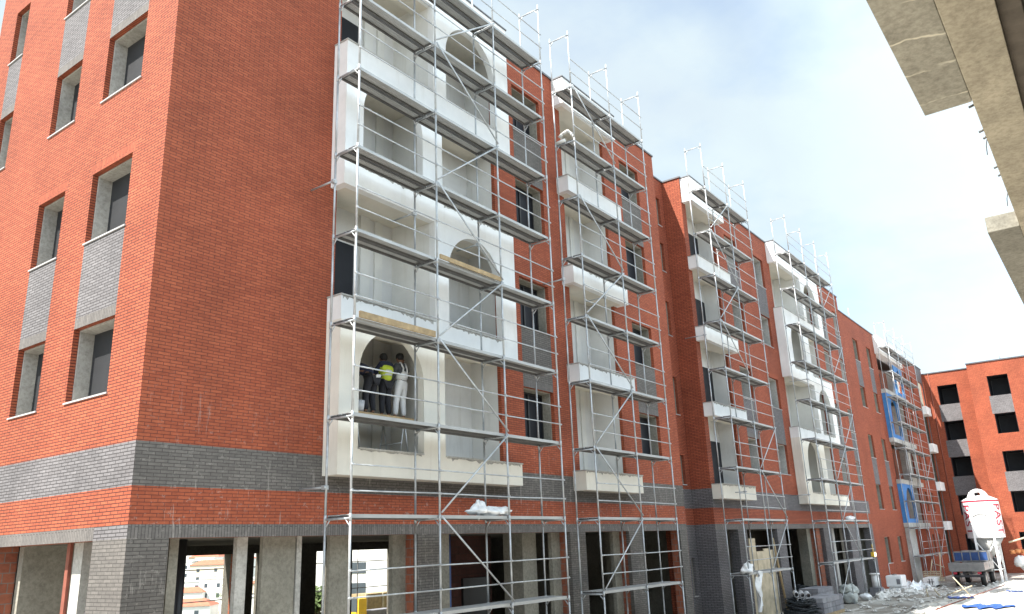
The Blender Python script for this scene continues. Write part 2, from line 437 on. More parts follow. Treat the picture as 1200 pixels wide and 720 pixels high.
YF, YB, T = -.47, -.27, .0
def balcony_stack(blk, x0, x1, o0, o1, b, t, roof_b, roof_t, wide=None, mats=None, depth=1.1, door=None, top_clip=True):
    """white balconies one above another. wide = (arch1 x0,x1, pier right, pier2 left, arch2 x0,x1)"""
    nF = len(b); nxt = b[1:] + [roof_b]
    mm = mats or ['cream', 'white', 'white', 'white']
    for k in range(nF):
        outer = mm[k]
        mb = MB()
        lean = k % 2 == 0
        if wide:
            a0, a1, pr, pl, c0, c1 = wide
            if lean:
                arch_plate(mb, x0, pr, YF, YB, b[k], nxt[k], a0, a1, t[k], t[k] + 2.76 * (nxt[k]-b[k]) / 3.37)
                mb.box(x0, x0 + .2, YB, -.002, b[k], nxt[k])
                mb.box(pr, x1, YF + .001, YB, b[k], t[k])
            else:
                arch_plate(mb, pl, x1, YF, YB, b[k], nxt[k], c0, c1, t[k], t[k] + 2.76 * (nxt[k]-b[k]) / 3.37)
                mb.box(x0, pl, YF + .001, YB, b[k], t[k])
                mb.box(x0, x0 + .2, YB, -.002, b[k], t[k])
                mb.box(x1 - .2, x1, YB, -.002, t[k], nxt[k])
            mb.box(x1 - .2, x1, YB, -.002, b[k], t[k])
        else:
            mb.box(x0, x1, YF, YB, b[k], t[k]); mb.box(x0, x0 + .2, YB, -.002, b[k], t[k]); mb.box(x1 - .2, x1, YB, -.002, b[k], t[k])
        bal = mb.build('balcony', outer, blk)
        # caps on the parapets
        segs = [(x0, x1)] if not wide else ([(a0 + .02, a1 - .02), (pr, x1)] if lean else [(x0, pl), (c0 + .02, c1 - .02)])
        for s0, s1 in segs:
            MB().box(s0 - (.02 if s0 == x0 else 0), s1 + (.02 if s1 == x1 else 0), YF - .025, YB + .015, t[k] + .001, t[k] + .035).build('parapet_cap', 'conclight', bal)
        if not wide or not lean:
            MB().box(x0 - .02, x0 + .2, YB + .015, -.004, t[k] + .001, t[k] + .035).build('parapet_cap', 'conclight', bal)
        # ragged cement smear left under the caps
        for s0, s1 in (segs if k < 3 else []):
            q = random.Random(int(s0 * 10) + k); sm = MB(); xs_ = s0 + .05; prev = None
            while xs_ < s1 - .05:
                dz = q.uniform(.012, .05) + (.05 if q.random() < .15 else 0)
                if prev: sm.face([(prev[0], YF - .003, t[k] - prev[1]), (xs_, YF - .003, t[k] - dz), (xs_, YF - .003, t[k] + .001), (prev[0], YF - .003, t[k] + .001)])
                prev = (xs_, dz); xs_ += q.uniform(.03, .1)
            sm.build('cement_smear', 'jamb', bal)
        # slab behind the front
        mb = MB(); mb.box(x0 + .2, x1 - .2, YB, .30, b[k] + .002, b[k] + .34)
        mb.box(o0, o1, .30, depth + .1, b[k] + .22, b[k] + .34)
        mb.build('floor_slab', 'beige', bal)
        # recess walls
        zt = nxt[k] + .22; zb = b[k] + .34
        mb = MB(); mb.box(o0, o1, depth, depth + .1, zb, zt)
        mb.box(o0 - .1, o0, .122, depth + .1, zb, zt); mb.box(o1, o1 + .1, .122, depth + .1, zb, zt)
        rw = mb.build('recess_wall', 'inner', bal)
        if wide:
            MB().box(pl, pl + .2, YB + .002 if not lean else 0, depth, zb, zt).build('partition', 'pilaster', bal)
            dx = o0 + .12
            MB().box(dx, dx + 1.42, depth - .03, depth - .004, zb, zb + 2.25).build('door', 'pane', rw)
            MB().box(dx + 1.62, dx + 1.95, depth - .07, depth - .004, zb, zt - .002).build('pilaster', 'pilaster', rw)
            MB().box(dx + 2.15, dx + 2.42, depth - .05, depth - .004, zb, zt - .002).build('pilaster', 'pilaster', rw)
        elif door:
            MB().box(o0 + .05, o1 - .06, depth - .03, depth - .004, zb, zb + 2.3).build('door', 'pane', rw)
        else:
            MB().box(o1 - 1.0, o1 - .75, depth - .05, depth - .004, zb, zt - .002).build('pilaster', 'pilaster', rw)
    # roof fascia
    mb = MB(); mb.box(x0, x1, YF, YB, roof_b, roof_t); mb.box(x0, x0 + .2, YB, -.002, roof_b, roof_t); mb.box(x1 - .2, x1, YB, -.002, roof_b, roof_t)
    fas = mb.build('roof_fascia', mm[-1], blk)
    mb = MB(); mb.box(x0 + .2, x1 - .2, YB, .30, roof_b + .002, roof_b + .34); mb.box(o0, o1, .30, depth + .1, roof_b + .22, roof_b + .34)
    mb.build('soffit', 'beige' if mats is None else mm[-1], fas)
    MB().box(x0 - .03, x1 + .03, YF - .03, .05, roof_t + .001, roof_t + .045).build('fascia_cap', 'coping', fas)

H = 19.35
ZS, ZR, ZG0, ZG1 = 3.71, 3.94, 4.59, 5.36            # lintel foot, lintel top, red strip top, grey band top
WZ = [(6.37, 7.88), (9.73, 11.33), (13.08, 14.72), (16.40, 18.05)]
BB = [4.93, 8.33, 11.62, 14.92]; BT = [5.50, 8.88, 12.22, 15.48]

def zones_for(u0, u1, cols, gband=True):
    # material slots: 0 red, 1 grey, 2 grey soldier, 3 red soldier
    z = []
    if gband:
        z += [(u0, u1, ZS, ZR, 2), (u0, u1, ZG0, ZG1, 1)]
    for a, b in cols:
        z += [(a, b, 7.88, 9.73, 1), (a, b, 14.72, 16.40, 1), (a, b, 7.88, 8.10, 2), (a, b, 14.72, 14.94, 2),
              (a - .1, b + .1, 11.33, 11.56, 3), (a - .1, b + .1, 18.05, 18.28, 3)]
    return z

def pier(blk, x0, x1, red_side=True, col=True, z1=ZS):
    p = MB().box(x0, x1, 0, .13, 0, z1).build('pier', 'grayst', blk)
    if red_side: MB().box(x0 + .012, x1 - .012, .132, .40, 0, z1).build('clay_backing', 'clay', p)
    if col: MB().box(x0 - .42, x0 + .15, .402, .53, 0, z1).build('column', 'conc', p)
    return p

# ------------------------------------------------------------------ block 1 (near, with the sunlit end wall)
B1 = thing('apartment_building', 'nearest red brick apartment block with sunlit end wall and open ground floor', 'building', (0, 0, 0), 'apartment blocks round the yard')
Fy, Fx = Fac('y', 0), Fac('x', 0)
WA, WB = (11.67, 13.25), (18.85, 20.42)
opens = [(4.35, 10.57, 4.95, 18.55), (14.55, 17.55, 4.95, 18.55)]
for a, b in (WA, WB): opens += [(a, b, z0, z1) for z0, z1 in WZ]
BM = ['redst', 'grayst', 'graysold', 'redsold']
wall(B1, Fy, 0, 21.95, ZS, H, opens, zones_for(0, 21.95, (WA, WB)), BM)
for a, b in (WA, WB):
    for z0, z1 in WZ: window(B1, Fy, a, b, z0, z1)
W1, W2, W3 = (1.20, 2.80), (4.02, 5.27), (7.62, 8.42)
opens = [(a, b, z0, z1) for a, b in (W1, W2, W3) for z0, z1 in WZ]
zx = zones_for(0, 9.45, (W1, W2, W3))
wall(B1, Fx, 0, 9.45, ZS, H, opens, zx + [(0, 1.13, ZS, ZR, 1)], ['red', 'gray', 'graysold', 'redsold'])
for a, b in (W1, W2, W3):
    for z0, z1 in WZ: window(B1, Fx, a, b, z0, z1, 'panegrey', 'jamb', mull=False, depth=.47, frame=False)
balcony_stack(B1, 4.16, 10.80, 4.35, 10.57, BB, BT, 18.30, H + .03, (4.73, 6.85, 7.62, 7.30, 7.83, 10.10))
balcony_stack(B1, 14.12, 17.80, 14.55, 17.55, BB, BT, 18.30, H - .03)
# recess between block 1 and block 2
Fr = Fac('y', .88)
SL = [(17.05, 18.40), (14.85, 16.20), (11.90, 13.45), (8.45, 10.05), (5.55, 6.75)]
wall(B1, Fr, 21.95, 24.65, 0, H, [(23.87, 24.22, a, b) for a, b in SL] + [(24.0, 24.32, 1.2, 2.65, 1)], [(21.95, 24.65, 0, ZR, 1), (21.95, 24.65, ZG0, ZG1, 1)], ['red', 'gray'])
for a, b in SL + [(1.2, 2.65)]: window(B1, Fr, 23.87 if a > 3 else 24.0, 24.22 if a > 3 else 24.32, a, b, mull=False, sill=True)
MB().box(21.94, 21.95, 0.002, .88, 0, H).build('end_wall', 'red', B1)
# rest of the shell
mb = MB(); mb.box(0.55, 24.6, 9.1, 9.45, ZS, H); mb.box(24.3, 24.6, 1.3, 9.1, 0, H); mb.build('rear_wall', 'conc', B1)
mb = MB()
for a, b in ((0.02, 6.8), (8.38, 9.24), (9.56, 11.78), (12.38, 13.42), (15.5, 24.3)): mb.box(a, b, 9.1, 9.45, 0, 3.44)
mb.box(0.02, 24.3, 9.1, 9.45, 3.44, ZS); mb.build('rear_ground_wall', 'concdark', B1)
MB().box(8.38, 8.62, 9.02, 9.098, 0, 3.44).build('rear_jamb', 'clay', B1)
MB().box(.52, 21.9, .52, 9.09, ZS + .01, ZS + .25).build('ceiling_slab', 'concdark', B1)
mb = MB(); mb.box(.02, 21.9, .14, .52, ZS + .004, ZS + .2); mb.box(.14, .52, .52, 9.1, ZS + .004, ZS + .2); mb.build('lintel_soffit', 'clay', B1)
MB().box(.3, 21.9, .3, 9.08, H - .5, H - .3).build('roof_slab', 'roof', B1)
mb = MB(); c = .05
mb.box(-c, 21.98, -c, .3, H, H + .07); mb.box(-c, .3, .3, 9.5, H, H + .07); mb.box(21.9, 24.66, .83, 1.13, H + .001, H + .071); mb.box(.3, 24.6, 9.2, 9.5, H, H + .07)
mb.build('coping', 'coping', B1)
# ground floor
p = MB().box(0, .77, 0, .14, 0, ZS).box(0, .14, .14, 1.13, 0, ZS).build('pier', 'grayst', B1)
MB().box(.142, .75, .142, 1.1, 0, ZS).build('column', 'conc', p)
for a, b in ((7.11, 7.88), (13.77, 14.64), (17.43, 18.33)): pier(B1, a, b)
pier(B1, 21.35, 21.94, col=False)
def col(x0, x1, y0, y1, m='conc', nm='column', z1=ZS + .01): return MB().box(x0, x1, y0, y1, 0, z1).build(nm, m, B1)
col(1.06, 1.24, .44, .8)
MB().tube((1.72, 1.1, 0), (1.72, 1.1, ZS), .09, 12).build('downpipe', 'frame', B1)
col(2.45, 2.69, .40, .52, 'conclight'); col(3.05, 3.85, .40, .50); col(3.9, 4.02, .40, .50, 'conclight'); col(4.78, 5.34, .40, .50)
MB().tube((8.86, .6, 0), (8.86, .6, ZS), .085, 12).build('downpipe', 'bluedark', B1)
col(7.95, 8.72, .42, .8)
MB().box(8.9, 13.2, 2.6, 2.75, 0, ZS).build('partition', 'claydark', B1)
MB().box(11.75, 13.0, 2.52, 2.598, 0, 2.5).build('door', 'frame', B1)
col(12.4, 13.1, .8, 1.5); col(15.2, 15.7, 1.6, 2.6, 'concdark', 'partition'); col(15.7, 17.2, 2.1, 2.3, 'conc', 'partition')
col(18.7, 20.9, 1.5, 1.7, 'conc', 'partition'); col(14.7, 15.2, 2.9, 3.1, 'bluedark', 'door', 1.9)
# end wall ground floor seen through its opening
MB().box(.05, .5, 5.15, 5.95, 0, ZS).build('pier', 'clay', B1)
MB().box(.05, .45, 5.95, 9.1, 0, ZS).build('end_ground_wall', 'conc', B1)
col(.42, .85, 2.28, 2.62, 'conclight'); MB().box(.36, .42, 2.66, 2.78, 0, ZS).build('rebar_post', 'rust', B1)
col(2.2, 2.35, 2.5, 9.0, 'concdark', 'partition'); col(.5, 2.2, 4.9, 5.1, 'conc', 'partition')

# ------------------------------------------------------------------ block 2
X2a, X2b = 24.65, 50.0
B2 = thing('apartment_building', 'middle red brick apartment block with sacks and block pallets at its foot', 'building', (X2a, 0, 0), 'apartment blocks round the yard')
VC = [(29.52, 30.98), (33.55, 34.95), (44.75, 46.2), (48.3, 49.5)]
opens = [(25.08, 28.15, 4.95, 18.55), (36.05, 43.25, 4.95, 18.55)]
for a, b in VC: opens += [(a, b, z0, z1) for z0, z1 in WZ]
wall(B2, Fy, X2a, X2b, ZS, H, opens, zones_for(X2a, X2b, VC), ['red', 'gray', 'graysold', 'redsold'])
for i, (a, b) in enumerate(VC):
    for z0, z1 in WZ: window(B2, Fy, a, b, z0, z1, 'pane', 'conclight', mull=(i != 1), depth=.62)
wall(B2, Fac('x', X2a), 0, .88, 0, H, [], [(0, .88, 0, ZR, 1), (0, .88, ZG0, ZG1, 1)], ['red', 'gray'], 'side_wall')
balcony_stack(B2, 24.72, 28.45, 25.08, 28.15, BB, BT, 18.15, H - .03, door=True, depth=.85)
balcony_stack(B2, 35.78, 43.55, 36.05, 43.25, BB, BT, 18.15, H + .03, (36.75, 39.10, 39.95, 39.85, 40.35, 42.75))
mb = MB(); mb.box(X2a + .02, X2b - .02, 9.2, 9.5, 0, H); mb.box(X2b - .3, X2b - .02, .15, 9.2, 0, H); mb.build('rear_wall', 'conc', B2)
MB().box(X2a + .2, X2b - .3, .3, 9.2, H - .5, H - .3).build('roof_slab', 'roof', B2)
mb = MB(); mb.box(X2a - c, X2b + c, -c, .3, H, H + .07); mb.box(X2a - c, X2a + .25, .3, 1.1, H, H + .07); mb.build('coping', 'coping', B2)
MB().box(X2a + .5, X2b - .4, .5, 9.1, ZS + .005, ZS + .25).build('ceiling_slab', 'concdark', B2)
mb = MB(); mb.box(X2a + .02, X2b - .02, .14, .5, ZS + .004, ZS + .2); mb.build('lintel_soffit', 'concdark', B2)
for a, b in ((X2a + .012, 25.75), (27.05, 28.05), (31.9, 33.0), (39.3, 40.8), (44.4, 46.6), (49.3, X2b)):
    MB().box(a, b, 0, .42, 0, ZS).build('pier', 'gray', B2)
def col2(x0, x1, y0, y1, m='conc', nm='partition', z1=ZS): return MB().box(x0, x1, y0, y1, 0, z1).build(nm, m, B2)
col2(26.2, 26.5, .5, 1.3, 'conclight', 'column'); col2(25.7, 31.9, 2.2, 2.4, 'concdark')
col2(33.0, 44.5, 4.2, 4.4, 'concdark'); col2(37.9, 38.5, .5, 1.0, 'conc', 'column'); col2(38.55, 39.25, .2, .45, 'clay', 'clay_return')
col2(34.6, 36.6, 2.6, 2.7, 'pane', 'door', 3.0); col2(40.9, 44.3, 1.5, 1.65, 'clay'); col2(42.4, 43.0, .5, .9, 'conclight', 'column')
col2(46.7, 49.2, 1.2, 1.35, 'concdark'); col2(48.1, 48.6, .5, .9, 'conclight', 'column')

# ------------------------------------------------------------------ block 3
X3a, X3b, H3 = 50.0, 78.1, 18.37
B3 = thing('apartment_building', 'lower farther brick block with paired narrow windows and blue insulated balconies', 'building', (X3a, 0, 0), 'apartment blocks round the yard')
W3Z = [(1.38, 3.08), (4.92, 6.58), (8.40, 10.02), (11.96, 13.46), (15.35, 16.95)]
P3 = [(52.75, 54.1), (56.6, 57.85)]
XC = [(69.3, 70.2), (71.9, 72.9)]
opens = [(59.6, 67.2, 3.9, 16.9)] + [(a, b, z0, z1) for a, b in P3 + XC for z0, z1 in W3Z] + [(75.5, 77.3, .3, 16.9)]
zones = [(75.1, 77.8, -.6, H3, 1)]
for a, b in P3: zones += [(a, b, 6.58, 8.40, 1), (a, b, 13.46, 15.35, 1)]
wall(B3, Fy, X3a, X3b, -.6, H3, opens, zones, ['red', 'gray'])
for a, b in P3 + XC:
    for z0, z1 in W3Z: window(B3, Fy, a, b, z0, z1, 'pane', 'conc', mull=False, depth=.6)
def raw_stack():
    x0, x1, o0, o1, YF, YB = 59.3, 67.5, 59.6, 67.2, -.36, -.18
    b = [3.68, 6.84, 9.95, 13.72]; nx = b[1:] + [16.55]
    for k in range(4):
        bal = MB().box(x0, x1, YF, .3, b[k], b[k] + .32).build('balcony_slab', 'conclight', B3)
        z0, z1 = b[k] + .322, nx[k] - .002
        if k % 2 == 0:
            mb = MB(); arch_plate(mb, x0 + .02, 63.2, YF + .02, YB, z0, z1, 60.1, 62.7, z0 + .3, z1 - .25)
            mb.box(x0 + .02, x0 + .2, YB, -.002, z0, z1); mb.build('insulated_arch', 'blue', bal)
        else:
            mb = MB(); arch_plate(mb, 63.6, x1 - .8, YF + .02, YB, z0, z1, 64.1, 66.3, z0 + .3, z1 - .25); mb.build('insulated_arch', 'blue' if k == 3 else 'conclight', bal)
        MB().box(o0, o1, 1.0, 1.1, z0, z1).build('recess_wall', 'clay', bal)
        MB().box(o0 - .1, o0, .122, 1.1, z0, z1).build('side_wall', 'conclight', bal); MB().box(o1, o1 + .1, .122, 1.1, z0, z1).build('side_wall', 'conclight', bal)
        MB().box(63.0, 64.6, .96, .996, z0, z1 - .4).build('door', 'pane', bal)
    MB().box(x0, x1, YF, .3, 16.85, H3 - .05).build('roof_fascia', 'white', B3)
    MB().box(x0 + .1, x0 + 2.2, -.30, -.004, -.5, 3.66).build('ground_wall', 'conclight', B3)
raw_stack()
for z0 in (3.4, 6.85, 10.3, 13.75):
    MB().box(75.3, 77.5, -.35, .35, z0, z0 + .75).build('balcony_box', 'white', B3)
MB().box(75.45, 77.35, .9, 1.0, .3, 16.9).build('recess_wall', 'conclight', B3)
mb = MB(); mb.box(X3a + .02, X3b - .1, 9.2, 9.5, 0, H3); mb.box(X3b - .3, X3b - .01, .15, 9.2, 0, H3); mb.build('rear_wall', 'conc', B3)
MB().box(X3a + .2, X3b - .3, 1.15, 9.2, H3 - .5, H3 - .3).build('roof_slab', 'roof', B3)
MB().box(X3a + c, X3b + .03, -c, .3, H3, H3 + .07).build('coping', 'coping', B3)
# side of block 2 standing above the lower roof
MB().box(X2b - .019, X2b - .001, .002, 9.2, 0, H - .02).build('side_wall', 'red', B2)

# ------------------------------------------------------------------ far block closing the yard
B4 = thing('apartment_building', 'far sunlit red brick block closing the yard, black window holes over grey panels', 'building', (78.2, -4, 0), 'apartment blocks round the yard')
H4 = 17.88
FZ = [(4.65, 6.42), (8.1, 9.87), (11.43, 13.21), (14.80, 16.63)]
F1, F2 = Fac('x', 78.2), Fac('x', 76.2)
def farwall(F, u0, u1, cols, h):
    op = [(a, b, z0, z1) for a, b in cols for z0, z1 in FZ + [(1.2, 3.0)]]
    zz = []
    for a, b in cols: zz += [(a + .02, b + .12, 13.21, 14.80, 1), (a + .02, b + .12, 6.42, 8.1, 1)]
    if F is F1:
        for a, b in cols: zz += [(a + .02, b + .12, 9.87, 11.43, 1)]
    w = wall(B4, F, u0, u1, -.6, h, op, zz, ['red', 'gray'])
    for a, b in cols:
        for z0, z1 in FZ + [(1.2, 3.0)]: window(B4, F, a, b, z0, z1, 'pane', 'pane', mull=False, depth=2.2, sill=False)  # black lining and pane paint the darkness of the rooms
farwall(F1, -4.14, 9.0, [(-2.82, -1.15)], H4)
farwall(F2, -30.0, -4.14, [(-7.22, -5.58), (-10.9, -9.2), (-14.6, -12.9), (-18.3, -16.6), (-22, -20.3), (-25.7, -24)], H4 + .05)
MB().box(76.205, 78.2, -4.145, -4.14, -.5, H4).build('step_wall', 'red', B4)
MB().tube((78.15, -.56, 0), (78.15, -.56, H4), .035, 8).build('downpipe', 'rust', B4)
mb = MB(); mb.box(80.6, 92, -4.0, 9, -.5, H4 - .3); mb.box(78.6, 92, -30, -4.2, -.5, H4 - .25); mb.box(78.6, 80.6, -4.2, 9, H4 - .5, H4 - .31); mb.box(76.6, 78.6, -30, -4.2, H4 - .5, H4 - .26); mb.build('rear_mass', 'conc', B4)
mb = MB(); mb.box(78.12, 78.6, -4.2, 9, H4, H4 + .1); mb.box(76.12, 76.6, -30, -4.1, H4 + .051, H4 + .16); mb.box(76.6, 78.1, -4.4, -4.08, H4 + .051, H4 + .16); mb.build('coping', 'coping', B4)
MB().tube((76.5, -6.9, H4), (76.5, -6.9, H4 + 1.1), .03, 6).build('lightning_rod', 'steel', B4)
MB().tube((54.3, .3, H3), (54.3, .3, H3 + 1.2), .025, 6).build('lightning_rod', 'steel', B3)

# ------------------------------------------------------------------ opposite building overhead (the camera stands under it)
BO = thing('concrete_frame', 'unfinished raw concrete frame overhead with rough beam edge and balcony slabs jutting out', 'building', (0, -13.1, 0))
for xa, xb in ((-25, -.954), (-.95, 3.03), (3.034, 9.1), (9.104, 34)): MB().box(xa, xb, -13.55, -13.07, 8.33 + .003 * (xa > 3), 8.75).build('edge_beam', 'concwarm', BO, .014)
MB().box(-25, 3.0, -13.068, -12.54, 8.33, 8.63).build('balcony_slab', 'concslab', BO, .012)
MB().box(8.28, 17.5, -13.068, -12.58, 8.33, 8.62).build('balcony_slab', 'conc', BO, .012)  # darker concrete stands in for shade on the sun-struck end
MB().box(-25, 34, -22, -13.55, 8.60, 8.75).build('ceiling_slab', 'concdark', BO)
MB().box(-25, 34, -13.76, -13.555, 8.42, 8.599).build('formwork_strip', 'wooddark', BO)
MB().tube((-8, -13.82, 8.5), (34, -13.82, 8.5), .035, 8).build('conduit', 'concdark', BO)
for x in (2.35, 2.7, 3.1): MB().tube((x, -13.85, 8.45), (x, -13.72, 8.405), .02, 6).build('formwork_clip', 'frame', BO)
for x, ln in ((3.18, .06), (4.0, .055), (4.25, .035), (5.4, .045), (5.75, .03)):
    MB().tube((x, -13.069, 8.37), (x + .02, -13.07 + ln, 8.365), .016, 6).build('tie_rod', 'deckdark', BO)
for a, b in ((4.3, .03), (6.6, .03)): MB().path([(a, -13.07, 8.36), (a + .1, -13.07 + b, 8.31), (a + .3, -13.05 + b, 8.26)], .006, 5).build('wire_end', 'deckdark', BO)
for x in (-24, -12, 0, 12, 24, 33): MB().box(x, x + .5, -21.5, -21, 0, 8.6).build('column', 'conc', BO)
for x in (-24, -17, 22, 33): MB().box(x, x + .5, -14.4, -13.9, 0, 8.6).build('column', 'conc', BO)
MB().box(-25, 34, -22.2, -22, 0, 12).build('rear_wall', 'conc', BO)

# ------------------------------------------------------------------ scaffolds
def scaffold(label, xs, yf, braces, zbase=0.02, lift=2.0, nl=10, gap=None, ties=()):
    yi = yf + .73
    th = thing('scaffold', label, 'scaffold', (xs[0], yf, 0), 'scaffolds along the facade')
    r = .0245
    zk = lambda k: zbase + lift * k               # level k=0 ground
    for x in xs:
        for k in range(nl):
            z0, z1 = zk(k), zk(k + 1)
            mb = MB()
            mb.tube((x, yf, z0 + (.05 if k == 0 else 0)), (x, yf, z1 + (.0 if k < nl - 1 else .12)), r, 8)
            mb.tube((x, yi, z0 + (.05 if k == 0 else 0)), (x, yi, z1 + (.0 if k < nl - 1 else .12)), r, 8)
            mb.tube((x, yf, z1 - .03), (x, yi, z1 - .03), .022, 8)
            mb.tube((x, yf, z1 - .20), (x, yf + .14, z1 - .04), .014, 6); mb.tube((x, yi, z1 - .20), (x, yi - .14, z1 - .04), .014, 6)
            for zz in (.5, 1.0): mb.box(x - .012, x + .02, yf - .045, yf - .02, z0 + zz - .02, z0 + zz + .03)
            mb.tube((x, yf, z1 - .09), (x, yf, z1 + .06), .031, 8); mb.tube((x, yi, z1 - .09), (x, yi, z1 + .06), .031, 8)
            mb.build('frame', 'steel', th)
        mb = MB()
        for y in (yf, yi):
            mb.box(x - .075, x + .075, y - .075, y + .075, zbase - .016, zbase - .004); mb.tube((x, y, zbase - .004), (x, y, zbase + .23), .018, 8)
        mb.build('base_plate', 'steel', th)
    for i, (a, b) in enumerate(zip(xs, xs[1:])):
        for k in range(1, nl):
            if gap and (i, k) in gap: continue
            z = zk(k)
            for q, (y0, y1) in enumerate(((yf + .035, yf + .345), (yf + .385, yf + .695))):
                mb = MB(); s = random.uniform(-.004, .004)
                mb.box(a + .03, b - .03, y0, y1, z + .035 + s, z + .05 + s, 0)
                mb.box(a + .03, b - .03, y0, y0 + (.012 if q == 0 else .035), z - .022 + s, z + .035 + s, 0 if q == 0 else 1); mb.box(a + .03, b - .03, y1 - .035, y1, z - .022 + s, z + .035 + s, 1)  # dark flanges imitate the shaded line between and behind planks
                for e in range(3):
                    yy = y0 + .07 + e * .085
                    mb.box(a + .06, b - .06, yy - .008, yy + .008, z + .024 + s, z + .0349 + s, 0)
                for xx in (a + .05, b - .09): mb.box(xx, xx + .04, y0 + .0251, y1 - .0251, z - .012 + s, z + .0215 + s, 1)
                mb.build('deck', ['deck', 'deckdark'], th)
            zt = z
            for h in (.5, 1.0):
                if k < nl:
                    mb = MB(); dz = random.uniform(-.012, .012)
                    mb.tube((a - .05, yf - .035, zt + h + dz), (b + .05, yf - .035, zt + h - dz), .0155, 8); mb.build('guardrail', 'steel', th)
        for h in (.5, 1.0) if i == 0 else ():
            pass
    for (i, k, up) in braces:
        a, b = xs[i], xs[i + 1]
        z0, z1 = zk(k) + .1, zk(k + 1) + .02
        p0, p1 = ((a, yf - .06, z0), (b, yf - .06, z1)) if up else ((b, yf - .06, z0), (a, yf - .06, z1))
        MB().tube(p0, p1, .021, 8).build('brace', 'steel', th)
    for x, z in ties:
        mb = MB(); mb.tube((x - .06, yi - .1, z), (x - .06, -.012 if yi < -.5 else 0, z), .022, 8); mb.box(x - .09, x + .03, yi - .04, yi + .04, z - .04, z + .04)
        mb.build('wall_tie', 'steel', th)
    return th
Y1 = -1.48
x1s = [3.64, 6.24, 8.78, 11.24]
scaffold('nearest three-bay scaffold, with three workers behind it on a white arched balcony', x1s, Y1,
         [(1, k, k % 2 == 0) for k in range(1, 9)], ties=[(3.64, 4.62), (3.64, 11.35), (6.24, 11.4), (8.78, 11.3)])
x2s = [13.02, 15.6, 18.04]
scaffold('two-bay scaffold in front of the narrow white balconies on the nearest block', x2s, Y1,
         [(0, 1, True), (0, 2, False), (0, 3, True), (0, 4, False), (0, 5, True), (0, 6, False), (0, 8, False)], ties=[(13.02, 11.35), (15.6, 11.35), (18.04, 8.2)])
x3s = [23.6, 26.1, 28.64]
scaffold('two-bay scaffold at the corner stack just past the slit window recess', x3s, -1.6,
         [(0, 8, True), (0, 7, False), (0, 6, True), (0, 5, False), (1, 1, True), (1, 2, False), (1, 3, True)], ties=[(23.6, 11.5), (26.1, 5.2)])
x4s = [34.34, 36.95, 39.57, 42.18]
scaffold('three-bay scaffold in front of the second wide white stack above the pallets', x4s, -1.7,
         [(1, 1, False), (1, 2, True), (1, 3, True), (2, 4, True), (2, 6, True), (2, 8, True), (0, 0, True)], ties=[(34.34, 5.3), (36.95, 11.5)])
x5s = [58.7, 61.9, 65.1, 68.3]
scaffold('farthest scaffold, in front of the blue insulated balconies', x5s, -1.15,
         [(2, 1, True), (2, 4, True), (0, 7, True)], zbase=-.30, lift=1.94, nl=10)

# ------------------------------------------------------------------ ground, terrain
def terrain():
    mb = MB()
    xs = [-700, -350, -180, -90, -50, -25, 0, 25, 38, 41, 44, 47, 50, 53, 56, 58, 75, 100, 130, 170, 195, 220, 250, 280, 310, 350, 420, 520, 700, 1000]
    ys = [-700, -300, -120, -60, -30, -14, -4, 6, 12, 14, 24, 34, 46, 60, 76, 95, 120, 150, 170, 185, 205, 230, 260, 300, 340, 390, 450, 520, 640, 900]
    def h(x, y):
        if y <= 14:
            t = min(1, max(0, (x - 38) / 20)); return -.36 * t * t * (3 - 2 * t)
        if y < 150: return -15.0 * (y - 14) / 136
        z = -15.0 + max(0, y - 185) * .068
        return z + (math.sin(x * .021 + y * .013) * 1.0 if y > 170 else 0)
    idx = {}
    for x in xs:
        for y in ys: idx[(x, y)] = len(mb.v); mb.v.append((x, y, h(x, y)))
    for a, b in zip(xs, xs[1:]):
        for c_, d in zip(ys, ys[1:]):
            mb.f.append((idx[(a, c_)], idx[(b, c_)], idx[(b, d)], idx[(a, d)]))
            mb.m.append(1 if c_ >= 12 else 0); mb.sm.append(True)
    return mb.build('ground', [M['ground'], hill_mat()]), h
G, hgt = terrain(); structure(G)
mb = MB()
rnd = random.Random(3)
top = []; n = 90
for i in range(n + 1):
    x = -60 + 150 * i / n; top.append((x, -5.0 + .16 * math.sin(x * .9) + .10 * math.sin(x * 2.3)))
for (a, ya), (b, yb) in zip(top, top[1:]): g0, g1 = hgt(a, 0) + .014, hgt(b, 0) + .014; mb.face([(a, -40, g0), (b, -40, g1), (b, yb, g1), (a, ya, g0)])
structure(mb.build('sunpatch', 'sunlit_ground'))  # lighter sheet painting the sunlit part of the ground

# ------------------------------------------------------------------ people
def skin_mesh(name, verts, edges, mat, parent, sub=2):
    me = bpy.data.meshes.new(name)
    me.from_pydata([v[0] for v in verts], edges, [])
    o = bpy.data.objects.new(name, me); COL.objects.link(o)
    md = o.modifiers.new('skin', 'SKIN'); md.use_smooth_shade = True
    for i, sv in enumerate(me.skin_vertices[0].data):
        r = verts[i][1]; sv.radius = (r, r) if not isinstance(r, tuple) else r; sv.use_root = (i == 0)
    s = o.modifiers.new('sub', 'SUBSURF'); s.levels = s.render_levels = sub
    dg = bpy.context.evaluated_depsgraph_get(); dg.update()
    m2 = bpy.data.meshes.new_from_object(o.evaluated_get(dg))
    m2.materials.clear(); m2.materials.append(M[mat])
    for p in m2.polygons: p.use_smooth = True
    bpy.data.objects.remove(o); bpy.data.meshes.remove(me)
    o2 = bpy.data.objects.new(name, m2); COL.objects.link(o2); o2.parent = parent
    return o2

